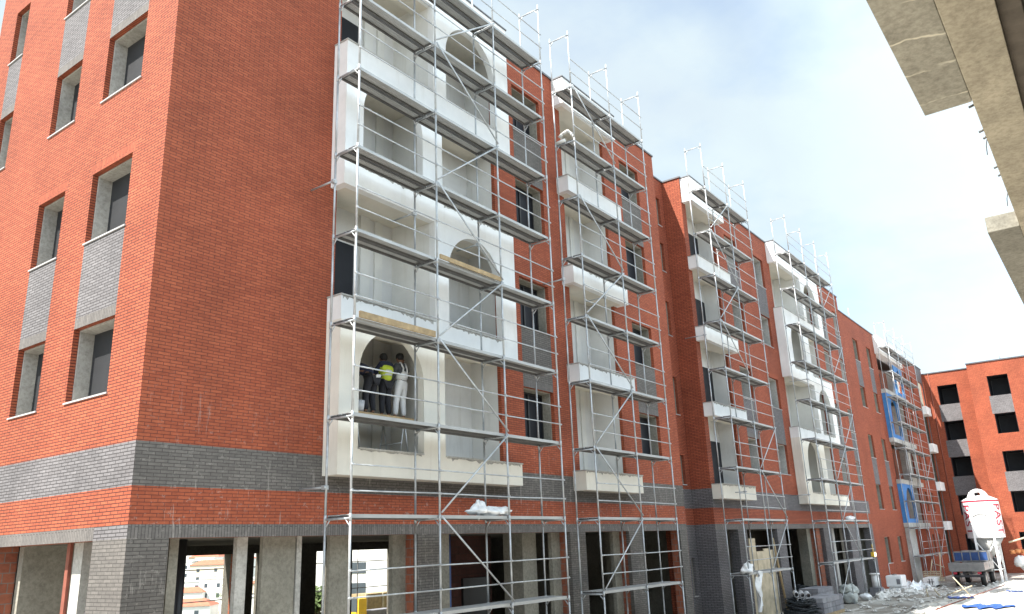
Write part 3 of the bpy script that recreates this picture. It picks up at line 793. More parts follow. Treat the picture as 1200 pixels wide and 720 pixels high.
def hand_chain(V, E, w, wi, d, up):
    """palm and five bent fingers from wrist index wi at w along d"""
    d = Vector(d).normalized(); up = Vector(up).normalized(); sd = d.cross(up).normalized(); w = Vector(w)
    V.append((tuple(w + d * .06), .030)); pi = len(V) - 1; E.append((wi, pi))
    for j, (o, ln) in enumerate(((-.030, .07), (-.010, .08), (.010, .075), (.030, .06))):
        V.append((tuple(w + d * .10 + sd * o), .0105)); a = len(V) - 1; E.append((pi, a))
        V.append((tuple(w + d * (.10 + ln * .55) + sd * o * 1.1 - up * .01), .009)); b = len(V) - 1; E.append((a, b))
        V.append((tuple(w + d * (.10 + ln * .8) + sd * o * 1.1 - up * .035), .008)); E.append((b, len(V) - 1))
    V.append((tuple(w + d * .045 + sd * -.045 - up * .012), .012)); a = len(V) - 1; E.append((pi, a))
    V.append((tuple(w + d * .085 + sd * -.06 - up * .02), .010)); E.append((a, len(V) - 1))

def person(loc, label, J, shirt, trousers, rot=0.0, vest=None, bib=False, apron=False):
    """J: joint dict in a local frame, facing +Y"""
    p = thing('person', label, 'person', loc); p.rotation_euler = (0, 0, rot); del p['_w']; p['_w'] = (0, 0, 0)
    V = []; E = []; ix = {}
    def add(n, r, frm=None):
        V.append((tuple(J[n]), r)); ix[n] = len(V) - 1
        if frm: E.append((ix[frm], ix[n]))
    add('pelvis', .125); add('waist', .115, 'pelvis'); add('chest', .135, 'waist'); add('neckb', .07, 'chest'); add('neck', .052, 'neckb')
    add('jaw', .075, 'neck'); add('head', .098, 'jaw'); add('crown', .07, 'head')
    for s in 'LR':
        add('sho' + s, .065, 'chest'); add('elb' + s, .047, 'sho' + s); add('wri' + s, .032, 'elb' + s)
        add('hip' + s, .095, 'pelvis'); add('kne' + s, .062, 'hip' + s); add('ank' + s, .042, 'kne' + s); add('toe' + s, .038, 'ank' + s)
    for s in 'LR':
        w = Vector(J['wri' + s]); d = w - Vector(J['elb' + s])
        hand_chain(V, E, w, ix['wri' + s], d, (0, -.3, 1) if abs(d.normalized().z) < .8 else (0, 1, 0))
    hd, jw = Vector(J['head']), Vector(J['jaw'])
    up = (Vector(J['crown']) - jw).normalized(); fw = Vector(J.get('face', (0, 1, 0))).normalized(); sd = fw.cross(up).normalized()
    body = skin_mesh('body', V, E, 'skin', p)
    MB().blob(tuple(jw + up * .05 + fw * .095), .016, .022, .026, 1, 0).blob(tuple(hd + sd * .095 - up * .02), .015, .02, .03, 2, 0).blob(tuple(hd - sd * .095 - up * .02), .015, .02, .03, 3, 0).build('face_detail', 'skin', p)
    MB().blob(tuple(hd + up * .0 + fw * .085 + sd * .035), .013, .01, .01, 1, 0).blob(tuple(hd + fw * .085 - sd * .035), .013, .01, .01, 1, 0).build('eyes', 'hair', p)
    MB().blob(tuple(hd + up * .035 - fw * .018), .112, .112, .105, 5, .05).build('hair', 'hair', p)
    def cloth(name, names, edges, mat, grow):
        base = {n: V[ix[n]][1] for n in names}
        vs = [(J[n], base[n] + grow) for n in names]; k = {n: i for i, n in enumerate(names)}
        return skin_mesh(name, vs, [(k[a], k[b]) for a, b in edges], mat, p)
    arms = [('chest', 'shoL'), ('shoL', 'elbL'), ('elbL', 'wriL'), ('chest', 'shoR'), ('shoR', 'elbR'), ('elbR', 'wriR')]
    cloth('shirt', ['pelvis', 'waist', 'chest', 'neckb', 'shoL', 'elbL', 'wriL', 'shoR', 'elbR', 'wriR'],
          [('pelvis', 'waist'), ('waist', 'chest'), ('chest', 'neckb')] + arms, shirt, .024)
    legs = [('pelvis', 'hipL'), ('hipL', 'kneL'), ('kneL', 'ankL'), ('pelvis', 'hipR'), ('hipR', 'kneR'), ('kneR', 'ankR')]
    names = ['pelvis', 'hipL', 'kneL', 'ankL', 'hipR', 'kneR', 'ankR'] + (['waist'] if bib else [])
    cloth('overalls' if bib else 'trousers', names, legs + ([('pelvis', 'waist')] if bib else []), trousers, .026)
    for s in 'LR':
        a, t = Vector(J['ank' + s]), Vector(J['toe' + s])
        MB().blob(tuple((a + t) / 2 + Vector((0, .01, -.015))), .052, .135, .055, 4, .03).build('shoe', 'black', p)
    ch, wa = Vector(J['chest']), Vector(J['waist']); ax = (ch - wa).normalized()
    if vest:
        cloth('vest', ['pelvis', 'waist', 'chest', 'neckb', 'shoL', 'shoR'], [('pelvis', 'waist'), ('waist', 'chest'), ('chest', 'neckb'), ('chest', 'shoL'), ('chest', 'shoR')], 'hivis', .046)
        for q in (.12, .55):
            c0 = wa + (ch - wa) * q
            MB().tube(tuple(c0 - ax * .025), tuple(c0 + ax * .025), .168, 18, 0, None, False).build('reflective_band', 'reflect', p)
    if bib:
        mb = MB()
        for s, o in (('L', -.07), ('R', .07)):
            q0 = wa + Vector((o * 1.3, -.13, .12)); q1 = Vector(J['chest']) + Vector((o, -.15, .02)); q2 = Vector(J['neckb']) + Vector((o * 1.3, -.06, .05)); q3 = Vector(J['chest']) + Vector((o, .15, .05))
            mb.path([q0, q1, q2, q3], .022, 8)
        mb.blob(tuple(wa + Vector((0, -.01, .06))), .172, .168, .17, 3, .0)
        mb.build('bib', 'overall', p)
    if apron:
        MB().obox(Vector(J['pelvis']) + Vector((.05, -.14, .02)), Vector((1, 0, .2)).normalized(), Vector((0, 1, 0)), Vector((-.2, 0, 1)).normalized(), .08, .012, .035).build('shirt_tail', 'overall', p)
    return p

PZ, PY = 6.40, .15
base = dict(pelvis=(0, 0, .93), waist=(0, 0, 1.08), chest=(0, .01, 1.31), neckb=(0, .01, 1.45), neck=(0, .02, 1.50), jaw=(0, .05, 1.56), head=(0, .03, 1.63), crown=(0, .02, 1.68),
            shoL=(-.18, .01, 1.40), elbL=(-.24, .06, 1.14), wriL=(-.2, .22, 1.0), shoR=(.18, .01, 1.40), elbR=(.25, .2, 1.30), wriR=(.22, .34, 1.52),
            hipL=(-.09, 0, .88), kneL=(-.10, .03, .49), ankL=(-.12, -.01, .09), toeL=(-.13, .16, .035), hipR=(.09, 0, .88), kneR=(.10, .04, .49), ankR=(.11, 0, .09), toeR=(.14, .17, .035))
Ja = dict(base); Ja.update(elbR=(.36, .10, 1.33), wriR=(.31, .20, 1.60), ankL=(-.20, .02, .09), toeL=(-.22, .19, .035), kneL=(-.14, .05, .49), head=(-.02, .05, 1.635), crown=(-.025, .04, 1.69))
pa = person((6.70, PY, PZ), 'worker in white bib overalls and dark shirt plastering the arched balcony, arm raised', Ja, 'greyshirt', 'overall', 0.05, bib=True)
Jb = dict(base); Jb.update(head=(.0, .12, 1.58), jaw=(0, .12, 1.52), neck=(0, .07, 1.48), crown=(0, .11, 1.63), face=(0, 1, -.4), wriL=(-.1, .36, 1.15), elbL=(-.24, .18, 1.15), wriR=(.12, .4, 1.2), elbR=(.27, .2, 1.2))
pb = person((6.22, PY + .05, PZ), 'worker in yellow hi-vis vest and dark trousers, middle one of the three workers', Jb, 'navy', 'trouser', -.1, vest=True)
Jc = dict(base); Jc.update(pelvis=(.06, -.05, .92), waist=(0, .06, 1.04), chest=(-.12, .22, 1.16), neckb=(-.19, .30, 1.22), neck=(-.22, .34, 1.22), jaw=(-.26, .40, 1.19), head=(-.28, .42, 1.25), crown=(-.29, .45, 1.31), face=(-.4, .8, -.6),
          shoL=(-.24, .2, 1.16), elbL=(-.32, .34, .95), wriL=(-.3, .5, .85), shoR=(.06, .26, 1.22), elbR=(.08, .46, 1.02), wriR=(0, .56, .88), hipL=(-.06, -.04, .87), hipR=(.14, -.04, .87), kneR=(.16, .04, .48), ankR=(.15, -.02, .09), toeR=(.16, .15, .035))
pc = person((5.58, PY - .05, PZ), 'worker in navy shirt bending forward at the left side of the arch', Jc, 'navy', 'trouser', 0.15, apron=True)
pa.scale = (.94,) * 3; pb.scale = (.93,) * 3; pc.scale = (.97,) * 3
# trestle platform they stand on
tr = thing('trestle_platform', 'low trestle platform under the three workers inside the arched balcony', 'trestle', (5.8, .2, 5.28))
mb = MB()
for y in (-.18, .12, .42): mb.box(4.75, 6.9, y, y + .28, PZ - .05, PZ - .004)
mb.build('plank', 'wood', tr)
for x in (5.0, 6.55):
    mb = MB()
    for y in (-.1, .6):
        mb.tube((x - .18, y, 5.285), (x, y, PZ - .055), .018, 6); mb.tube((x + .18, y, 5.285), (x, y, PZ - .055), .018, 6)
    mb.tube((x, -.18, PZ - .07), (x, .7, PZ - .07), .02, 6); mb.tube((x - .1, -.1, 5.8), (x - .1, .6, 5.8), .014, 6)
    mb.build('trestle_leg', 'steel', tr)
bk = MB(); bk.tube((5.15, -.02, PZ + .002), (5.15, -.02, PZ + .26), .11, 16, 0, .14)
tagged(bk, 'bucket', 'pipewhite', 'pale plaster bucket standing by the bent worker', 'bucket')

# ------------------------------------------------------------------ things lying on the scaffolds
Z0 = 4.02
mb = MB(); mb.blob((8.35, -1.2, Z0 + .15), .62, .2, .10, 3, .45, 24, 12).blob((7.95, -1.2, Z0 + .2), .22, .16, .15, 9, .6, 18, 10).blob((8.7, -1.2, Z0 + .17), .3, .22, .09, 5, .5, 18, 10)
tagged(mb, 'plastic_bag', 'plastic', 'crumpled white plastic sacks on the lowest full deck of the nearest scaffold', 'bag')
mb = MB(); mb.blob((39.5, -1.4, Z0 + .14), .6, .2, .12, 13, .25).blob((39.95, -1.35, Z0 + .16), .35, .2, .12, 4, .25)
tagged(mb, 'plastic_bag', 'plastic', 'white sack on the deck of the scaffold above the pallets', 'bag')
mb = MB(); mb.box(3.75, 6.1, -1.54, -1.49, 8.06, 8.20)
tagged(mb, 'toe_board', 'wood', 'yellowish timber toe board on edge of the deck over the workers', 'board')
mb = MB(); mb.box(6.3, 8.7, -1.54, -1.50, 10.06, 10.17)
tagged(mb, 'toe_board', 'wood', 'worn timber toe board on the deck in front of the upper right arch', 'board')
mb = MB(); mb.path([(13.1, -.85, 16.35), (13.1, -1.0, 16.42), (13.08, -1.2, 16.46), (13.06, -1.35, 16.3), (13.05, -1.45, 16.12)], .05, 8).tube((13.05, -.76, 16.12), (13.05, -1.1, 16.14), .06, 8)
tagged(mb, 'plastic_wrap', 'pilaster', 'off-white wrapped plastic bundle hooked on the narrow balcony scaffold', 'plastic')
mb = MB()
rr = random.Random(5); rows, cols_ = 9, 6
for pass_ in range(1):
    P = [[(24.15 + .55 * j / cols_ * (1 - .55 * i / rows) + .05 * math.sin(i * 1.3), -1.66 + .07 * math.sin(j * 1.8 + i * .7), 2.0 - 1.25 * i / rows - .12 * math.sin(j * .9)) for j in range(cols_ + 1)] for i in range(rows + 1)]
    for i in range(rows):
        for j in range(cols_):
            q = [P[i][j], P[i][j + 1], P[i + 1][j + 1], P[i + 1][j]]
            mb.face(q, 0, True); mb.face([(a, b + .015, c_) for a, b, c_ in q[::-1]], 0, True)
tagged(mb, 'plastic_sheet', 'plastic', 'torn white plastic sheet hanging from a low scaffold deck by the hoarding', 'plastic sheet')
mb = MB(); mb.blob((23.7, -1.5, 2.2), .28, .2, .16, 17, .55, 18, 10).blob((23.85, -1.5, 2.3), .16, .14, .14, 3, .5)
tagged(mb, 'plastic_bag', 'plastic', 'small white bundle on the low deck beside the hanging sheet', 'bag')
# work lamp at the end of the far deck
wl = thing('work_lamp', 'lit work lamp at the end of a low scaffold deck', 'lamp', (42.15, -1.6, 2.08))
lm, nt, bb = new_mat('lamp_glow'); bb.inputs['Base Color'].default_value = (.9, .8, .5, 1)
bb.inputs['Emission Color'].default_value = (1, .78, .42, 1); bb.inputs['Emission Strength'].default_value = 3.0
MB().box(41.98, 42.3, -1.78, -1.6, 2.10, 2.34).build('housing', 'yellow', wl)
MB().box(42.0, 42.28, -1.80, -1.782, 2.12, 2.32).build('lens', lm, wl)
MB().tube((42.15, -1.69, 2.34), (42.1, -1.69, 2.75), .02, 6).build('handle', 'yellow', wl)

# ------------------------------------------------------------------ ground level things in the yard
# plywood hoarding in block 2's first bay
hb = thing('hoarding', 'tall weathered plywood hoarding closing a ground floor bay behind the scaffold', 'hoarding', (29.9, .3, 0))
for i, (a, b, z1) in enumerate(((28.1, 28.75, 3.0), (28.77, 29.5, 3.32), (29.52, 30.4, 2.75), (30.42, 31.1, 2.85), (31.12, 31.85, 2.78))):
    MB().box(a, b, .22 + .012 * (i % 2), .26 + .012 * (i % 2), 0, z1).build('panel', 'paleply', hb)
MB().box(28.1, 31.8, .265, .30, 1.0, 1.1).build('rail', 'wood', hb)
MB().tube((31.75, -.1, 0), (31.6, .15, 3.3), .05, 8).build('prop', 'wood', hb)
# pallets of grey blocks
def pallet(x, y, lab, nx=4, ny=3, nz=5, h=.2, w=.6, d=.3, m='block'):
    t = thing('block_pallet', lab, 'pallet', (x, y, 0), 'pallets of grey blocks')
    mb = MB(); W, D = nx * w, ny * d
    for j in range(3): mb.box(x - W/2, x + W/2, y - D/2 + j * (D - .1) / 2, y - D/2 + .1 + j * (D - .1) / 2, .004, .12)
    mb.box(x - W/2, x + W/2, y - D/2, y + D/2, .121, .145); mb.build('pallet_base', 'wood', t)
    mb = MB(); r = random.Random(int(x * 10))
    for k in range(nz):
        for i in range(nx):
            for j in range(ny):
                o = r.uniform(-.012, .012)
                mb.box(x - W/2 + i*w + .008 + o, x - W/2 + (i+1)*w - .008 + o, y - D/2 + j*d + .008 + o, y - D/2 + (j+1)*d - .008 + o, .147 + k*(h+.014), .147 + k*(h+.014) + h, r.randint(0, 1))
    mb.build('blocks', [m, 'blockpale'], t)
    return t
pallet(30.9, -2.0, 'near low pallet of long grey aerated blocks just right of the pale pipes', 5, 3, 3)
pallet(33.4, -1.0, 'grey block pallet farther back, between the near pallet and woven bags', 4, 3, 4)
pallet(34.2, 1.2, 'taller grey block pallet standing inside the dark entrance', 3, 3, 7)
# pvc pipes on a rack of mesh
pp = thing('pipe_bundle', 'bundle of pale plastic pipes with open ends showing beside the block pallets', 'pipes', (27.8, -2.2, .9))
ax = Vector((.94, .34, 0)).normalized(); sd = Vector((-.34, .94, 0)).normalized(); uz = Vector((0, 0, 1))
for i, (dy, dz) in enumerate(((0, 0), (.23, .02), (-.23, -.02), (.12, -.2), (-.11, -.2))):
    mb = MB(); c0 = Vector((27.6, -2.2, 1.02)) + sd * dy + uz * dz; c1 = c0 + ax * 1.6
    mb.tube(c0, c1, .10, 16, 0, None, False); mb.tube(c1, c0, .083, 16, 0, None, False)
    for k in range(16):
        a, b = 2*math.pi*k/16, 2*math.pi*(k+1)/16
        e = lambda t, r: c0 + sd * (math.cos(t) * r) + uz * (math.sin(t) * r)
        mb.face([e(a, .10), e(b, .10), e(b, .083), e(a, .083)])
    mb.build('pipe', 'pipewhite', pp)
def tangle(x, y, r, h, lab, seed):
    mb = MB(); q = random.Random(seed)
    for k in range(70):
        z = .03 + h * q.random(); rr = r * (.55 + .5 * q.random()) * (1 - .35 * z / h); a0 = q.uniform(0, 6.28); tl = q.uniform(-.15, .15)
        pts = [(x + rr * math.cos(a0 + t * .5), y + rr * math.sin(a0 + t * .5), max(.03, z + tl * math.sin(t * .5 + a0))) for t in range(10)]
        mb.path(pts, .022, 5)
    return tagged(mb, 'cable_coil', 'cable', lab, 'coil')
tangle(27.9, -2.0, .9, .78, 'dark tangled coil of conduit under the pale pipes', 4)
tangle(34.6, -.2, .8, .95, 'dark coil of conduit behind the grey block pallets', 8)
# bulk bags
def bag(x, y, w, h, lab, seed, m='bigbag'):
    mb = MB(); mb.blob((x, y, h * .5), w, w * .8, h * .55, seed, .2, 26, 16, 0, .85)
    mb.v = [(a, b, max(.004, c_)) for a, b, c_ in mb.v]
    return tagged(mb, 'bulk_bag', m, lab, 'bag', 'woven bags on the ground')
bag(37.2, -1.4, .52, .55, 'lower grey woven bulk bag at the foot of the scaffold', 21)
mb = MB(); mb.blob((37.5, -1.3, .66), .75, .42, .22, 25, .28, 22, 12).blob((38.1, -1.35, .56), .36, .3, .2, 7, .35)
tagged(mb, 'bulk_bag', 'bigbag', 'slumped grey woven bag lying on top of another at the scaffold foot', 'bag', 'woven bags on the ground')
bag(39.6, -1.6, .36, .32, 'small white sack on the ground past the grey bulk bags', 31, 'plastic')
dr = thing('drum', 'narrow white drum standing against the grey end pier', 'drum', (43.3, -1.3, 0))
MB().tube((43.3, -1.3, .42), (43.3, -1.3, 1.1), .20, 18).build('body', 'whitepaint', dr); MB().tube((43.3, -1.3, 1.102), (43.3, -1.3, 1.18), .27, 18).build('lid', 'whitepaint', dr); MB().box(42.95, 43.65, -1.6, -1.0, -.08, .418).build('base', 'block', dr)
cb = thing('water_tank', 'white cube shaped tank on a low stand by the brick wall', 'tank', (48.1, -1.3, -.1))
MB().box(47.4, 48.7, -1.8, -.9, .2, .85).build('tank_body', 'whitepaint', cb, .07); MB().box(47.5, 48.6, -1.7, -1.0, -.16, .18).build('stand', 'plastic', cb, .03)
MB().tube((48, -1.3, .851), (48, -1.3, .91), .14, 14).build('cap', 'alu', cb)
MB().box(47.385, 47.396, -1.7, -1.5, .35, .65).build('label_plate', 'block', cb)
mb = MB(); mb.tube((52.45, -.06, .45), (52.45, -.06, 1.36), .025, 8); tagged(mb, 'water_pipe', 'steel', 'thin steel pipe rising on the brick wall under a window sill', 'pipe')
b2 = thing('generator', 'white boxed generator with a dark crossed grille near the far scaffold', 'generator', (57.2, -1.6, -.36))
MB().box(56.2, 58.3, -2.0, -1.25, -.24, .28).build('housing', 'whitepaint', b2, .03)
mb = MB(); mb.box(56.185, 56.198, -1.85, -1.80, -.16, .22); mb.box(56.185, 56.198, -1.68, -1.63, -.16, .22); mb.box(56.18, 56.196, -1.95, -1.5, .0, .04); mb.build('grille', 'chassis', b2)
MB().box(56.4, 58.1, -1.9, -1.35, -.36, -.242).build('skid', 'chassis', b2)
def lump(mb, c, rx, ry, rz, q):       # an angular, uneven lump that sits on the ground
    g = hgt(c[0], c[1]); i0 = len(mb.v); mb.blob((c[0], c[1], 0), rx, ry, rz, q.randint(0, 9999), .45, 9, 6)
    for i in range(i0, len(mb.v)):
        x, y, z = mb.v[i]; k = 1 + q.uniform(-.22, .22)
        mb.v[i] = (c[0] + (x - c[0]) * k, c[1] + (y - c[1]) * k, g + .003 + max(0, z * k + rz * .15))
mb = MB(); q = random.Random(41)
for i in range(60): x = q.uniform(41.0, 55.5); lump(mb, (x, q.uniform(-2.7, -.7)), q.uniform(.15, .6), q.uniform(.15, .4), q.uniform(.08, .28), q)
for i in range(len(mb.sm)): mb.sm[i] = False
o = tagged(mb, 'rubble', 'rubble', 'pale heaps of plaster rubble and torn plastic along the far wall foot', 'rubble'); o['kind'] = 'stuff'
mb = MB(); q = random.Random(77)
for i in range(260):
    x = q.uniform(32, 64); y = q.uniform(-4.9, -1.8) if q.random() < .6 else q.uniform(-6.5, -4.6); z_ = q.uniform(.03, .11)
    lump(mb, (x, y), z_ * q.uniform(.8, 2.6), z_ * q.uniform(.7, 1.4), z_ * .6, q)
for i in range(len(mb.sm)): mb.sm[i] = False
mb.v = [(a, b, c_ + .014) for a, b, c_ in mb.v]
o = tagged(mb, 'debris', 'rubble', 'small scattered lumps of plaster debris over the yard floor', 'debris'); o['kind'] = 'stuff'
mb = MB(); q = random.Random(5)
for i in range(9): lump(mb, (q.uniform(50.0, 53.5), q.uniform(-1.9, -.9)), q.uniform(.5, .9), q.uniform(.3, .5), q.uniform(.2, .45), q)
tagged(mb, 'plastic_heap', 'plastic', 'crumpled heap of white plastic sheeting by the wall beyond the tank', 'plastic sheeting')
# timber offcuts leaning at the edge of the sunlit ground
for (x, y, dx, dy, h, lab) in ((43.0, -4.85, .1, -1.3, .5, 'leaning timber offcut at the sunny edge in front of the truck, the longer one'), (42.4, -6.1, .4, .75, .95, 'steep timber stick crossing the longer offcut in front of the truck'), (41.9, -4.15, .1, .05, .42, 'short upright stake at the shaded side of the sunny edge'), (42.6, -4.6, -.15, .2, .36, 'second short stake, tilted, right at the edge of the sunlit ground')):
    mb = MB(); mb.tube((x, y, .02), (x + dx, y + dy, h), .035, 6); tagged(mb, 'timber_stick', 'paleply', lab, 'stick', 'timber sticks at the paving edge')
for i, (x, y, ly, lx, lab) in enumerate(((35.7, -7.7, 1.05, 1.35, 'largest crumpled strip of blue tarpaulin lying on the sunlit ground'), (41.4, -5.75, .6, .7, 'narrow blue strip on sunlit ground close to the leaning timber'), (49.6, -7.4, .5, .5, 'far blue strip on the sunlit ground at the right'))):
    mb = MB(); q = random.Random(i + 3); P = []
    for k in range(19):
        w_ = lx * (.25 + .75 * math.sin(math.pi * (k + .5) / 19)) * q.uniform(.45, 1.0); g = hgt(x, 0)
        P.append((x + lx * .35 * math.sin(k * 1.1 + i), y - ly + 2 * ly * k / 18, w_, g + .05 + .035 * q.random()))
    for (xa, a, wa, za), (xb, b, wb, zb) in zip(P, P[1:]):
        mb.face([(xa - wa, a, za), (xa, a, za + .03), (xb, b, zb + .03), (xb - wb, b, zb)]); mb.face([(xa, a, za + .03), (xa + wa, a, za), (xb + wb, b, zb), (xb, b, zb + .03)])
        mb.face([(xa - wa, a, za - .02), (xb - wb, b, zb - .02), (xb + wb, b, zb - .02), (xa + wa, a, za - .02)])
    tagged(mb, 'tarpaulin_strip', 'tarp', lab, 'tarpaulin', 'blue tarpaulin strips')
mb = MB(); mb.tube((33.5, -5.9, .04), (52, -6.6, .05), .025, 6); tagged(mb, 'rebar', 'rust', 'long rusty reinforcing bar lying across the sunlit ground', 'bar')

# truck
tk = thing('truck', 'small flatbed truck seen from behind, carrying blue shutter panels', 'truck', (55, -4.5, 0))
tx, ty0, ty1 = 57.0, -4.98, -2.9
MB().box(tx, tx + 4.6, ty0, ty1, 1.05, 1.18).build('bed_floor', 'chassis', tk)
for nm, a in (('tailgate', (tx - .05, tx, ty0, ty1, 1.0, 1.56)), ('side_board', (tx, tx + 4.6, ty0 - .05, ty0, 1.05, 1.55)), ('side_board', (tx, tx + 4.6, ty1, ty1 + .05, 1.05, 1.55))):
    mb = MB().box(*a)
    if nm == 'tailgate':
        for z in (1.14, 1.28, 1.42): mb.box(a[0] - .02, a[0], a[2] + .04, a[3] - .04, z - .03, z + .03)
    mb.build(nm, 'alu', tk)
MB().box(tx + .1, tx + 6.2, ty0 + .75, ty0 + .9, .78, 1.04).box(tx + .1, tx + 6.2, ty1 - .9, ty1 - .75, .78, 1.04).build('chassis', 'chassis', tk)
MB().box(tx + .02, tx + .12, ty0 + .15, ty1 - .15, .62, .76).build('bumper', 'chassis', tk)
def wheel(x, y):
    w = MB().tube((x, y - .15, .46), (x, y + .15, .46), .46, 20).build('wheel', 'black', tk)
    MB().tube((x, y - .158, .46), (x, y + .158, .46), .25, 16).build('rim', 'alu', w)
for y in (ty0 + .25, ty1 - .25): wheel(tx + 1.1, y); wheel(tx + 5.3, y)
for y in (ty0 + .2, ty1 - .42): MB().box(tx - .03, tx + .01, y, y + .22, .82, .95).build('tail_light', 'redpaint', tk)
cab = MB().box(tx + 4.8, tx + 6.5, ty0 + .1, ty1 - .1, .75, 2.25).build('cab', 'alu', tk, .1)
MB().box(tx + 4.785, tx + 4.799, ty0 + .45, ty1 - .45, 1.45, 2.05).build('rear_window', 'glass', cab)
bp_ = thing('shutter_panel', 'framed row of blue shutter panels standing on the truck bed', 'panel', (tx + .8, -4.3, 1.18))
for k in range(4):
    y = ty0 - .16 + k * .52
    MB().box(tx + 1.35, tx + 1.42, y, y + .46, 1.66, 2.2).build('panel', 'bluepanel', bp_)
mb = MB()
for k in range(5): y = ty0 - .19 + k * .52; mb.box(tx + 1.33, tx + 1.44, y - .025, y + .025, 1.2, 2.27)
mb.box(tx + 1.33, tx + 1.44, ty0 - .2, ty0 + 1.92, 2.2, 2.27); mb.box(tx + 1.33, tx + 1.44, ty0 - .2, ty0 + 1.92, 1.58, 1.65)
mb.build('frame', 'alu', bp_)

for o_ in (tk, bp_): o_.location.z -= .36
# silo
SX, SY, SR = 63.5, -4.68, 1.24
si = thing('mortar_silo', 'white dry mortar silo on legs with red lettering beyond the truck', 'silo', (SX, SY, 0))
mb = MB(); nS = 32
prof = [(SR, 2.72), (SR, 5.28), (SR + .01, 5.29), (SR + .01, 5.42), (SR, 5.43), (SR * .55, 5.72), (.02, 5.8)]
for (r0, z0), (r1, z1) in zip(prof, prof[1:]):
    for k in range(nS):
        a, b = 2*math.pi*k/nS, 2*math.pi*(k+1)/nS
        mb.face([(SX + r0*math.cos(a), SY + r0*math.sin(a), z0), (SX + r0*math.cos(b), SY + r0*math.sin(b), z0), (SX + r1*math.cos(b), SY + r1*math.sin(b), z1), (SX + r1*math.cos(a), SY + r1*math.sin(a), z1)], 1 if 5.285 < (z0+z1)/2 < 5.425 and r0 == r1 else 0, True)
mb.build('tank', ['whitepaint', 'redpaint'], si)
mb = MB(); mb.tube((SX, SY, 2.718), (SX, SY, 1.25), SR - .12, 28, 0, .18); mb.build('hopper', 'hopper', si)
mb = MB()
for s in (-1, 1):
    pts = [(SX - .5, SY + s * .62, 5.62), (SX - .5, SY + s * .40, 6.0), (SX - .5, SY + s * .12, 6.12)]
    mb.path(pts + [(SX - .5, SY, 6.13)], .13, 10)
mb.box(SX - .58, SX - .42, SY - .55, SY - .2, 5.6, 5.95); mb.box(SX - .58, SX - .42, SY + .2, SY + .55, 5.6, 5.95); mb.build('lifting_lug', 'whitepaint', si)
legang = [R(a) for a in (150, 210, 330, 30)]
for a in legang:
    cx, cy = SX + 1.24 * math.cos(a), SY + 1.24 * math.sin(a)
    MB().box(cx - .07, cx + .07, cy - .07, cy + .07, -.34, 4.9).build('leg', 'whitepaint', si)
    MB().box(cx - .2, cx + .2, cy - .2, cy + .2, -.36, -.342).build('foot', 'whitepaint', si)
mb = MB()
for a, b in zip(legang, legang[1:] + legang[:1]):
    p = lambda t, z: (SX + 1.24*math.cos(t), SY + 1.24*math.sin(t), z)
    mb.tube(p(a, .5), p(b, 2.5), .035, 6); mb.tube(p(a, 2.5), p(b, .5), .035, 6); mb.tube(p(a, .5), p(b, .5), .035, 6)
mb.build('bracing', 'whitepaint', si)
MB().box(SX - .5, SX + .3, SY - .45, SY + .45, .5, 1.3).build('mixer_unit', 'chassis', si)
mb = MB()
for k in range(9):
    a = R(180 - 24 + 48 * k / 8); p0 = (SX + (SR + .02) * math.cos(a), SY + (SR + .02) * math.sin(a), 4.25 + .16 * math.sin(math.pi * k / 8))
    if k: mb.tube(prev, p0, .03, 6)
    prev = p0
mb.build('grab_rail', 'alu', si)
def wrap_text(s, ang, ztop, size, name):
    cu = bpy.data.curves.new('lettering', 'FONT'); cu.body = s; cu.size = size; cu.extrude = .004; cu.offset = .008; cu.space_character = 1.08
    o = bpy.data.objects.new('lettering', cu); COL.objects.link(o)
    dg = bpy.context.evaluated_depsgraph_get(); dg.update()
    me = bpy.data.meshes.new_from_object(o.evaluated_get(dg)); bpy.data.objects.remove(o)
    bm = bmesh.new(); bm.from_mesh(me); bmesh.ops.subdivide_edges(bm, edges=[e for e in bm.edges if e.calc_length() > .2], cuts=3, use_grid_fill=False); bm.to_mesh(me); bm.free()
    for v in me.vertices:          # reads downwards
        x, y, z = v.co
        t = ang + (y - size * .35) / SR * 1.0
        rr = SR + .012 + z
        v.co = (rr * math.cos(t), rr * math.sin(t), ztop - x)
    me.materials.clear(); me.materials.append(M['redpaint'])
    q = bpy.data.objects.new(name, me); COL.objects.link(q); q.parent = si
wrap_text('PAST', R(187 - 52), 5.15, .93, 'lettering')
wrap_text('PAST', R(187 + 57), 5.15, .93, 'lettering')
# pile beside silo and long pole
hp = thing('sack_pile', 'heap of white sacks with orange topped load right of the silo', 'sacks', (66, -7.0, 0))
for i, (dx, dy, z, r) in enumerate(((0, -.2, .5, .7), (.3, -1.0, .45, .65), (0, .3, .9, .55), (.2, -.6, 1.15, .6))):
    MB().blob((66 + dx, -6.6 + dy, z), r, r * .8, .42, i + 60, .2).build('sack', 'plastic', hp)
mb = MB()
for i in range(5): mb.blob((66 + .1 * i, -5.9 - .35 * i, 1.62 + .05 * (i % 2)), .28, .22, .16, i + 80, .2)
mb.build('orange_bags', plain('orange_bag', (.62, .24, .09), .7), hp)
mb = MB(); mb.tube((64.0, -6.0, 2.35), (67.0, -9.5, 3.35), .06, 8)
tagged(mb, 'boom_pole', 'paleply', 'long pale pole slanting up to the right of the silo', 'pole')
mb = MB()
for k in range(5): mb.box(57.5 + k*.5, 57.9 + k*.5, -2.4 + .15*k, -1.1 + .1*k, .02 + .12*k, .10 + .12*k)
for a, b in (((57.2, -2.2, 0.02), (58.0, -2.3, 1.9)), ((58.2, -1.3, .02), (58.7, -1.6, 1.4)), ((57.5, -2.5, .9), (59.5, -1.5, 1.1))): mb.tube(a, b, .035, 6)
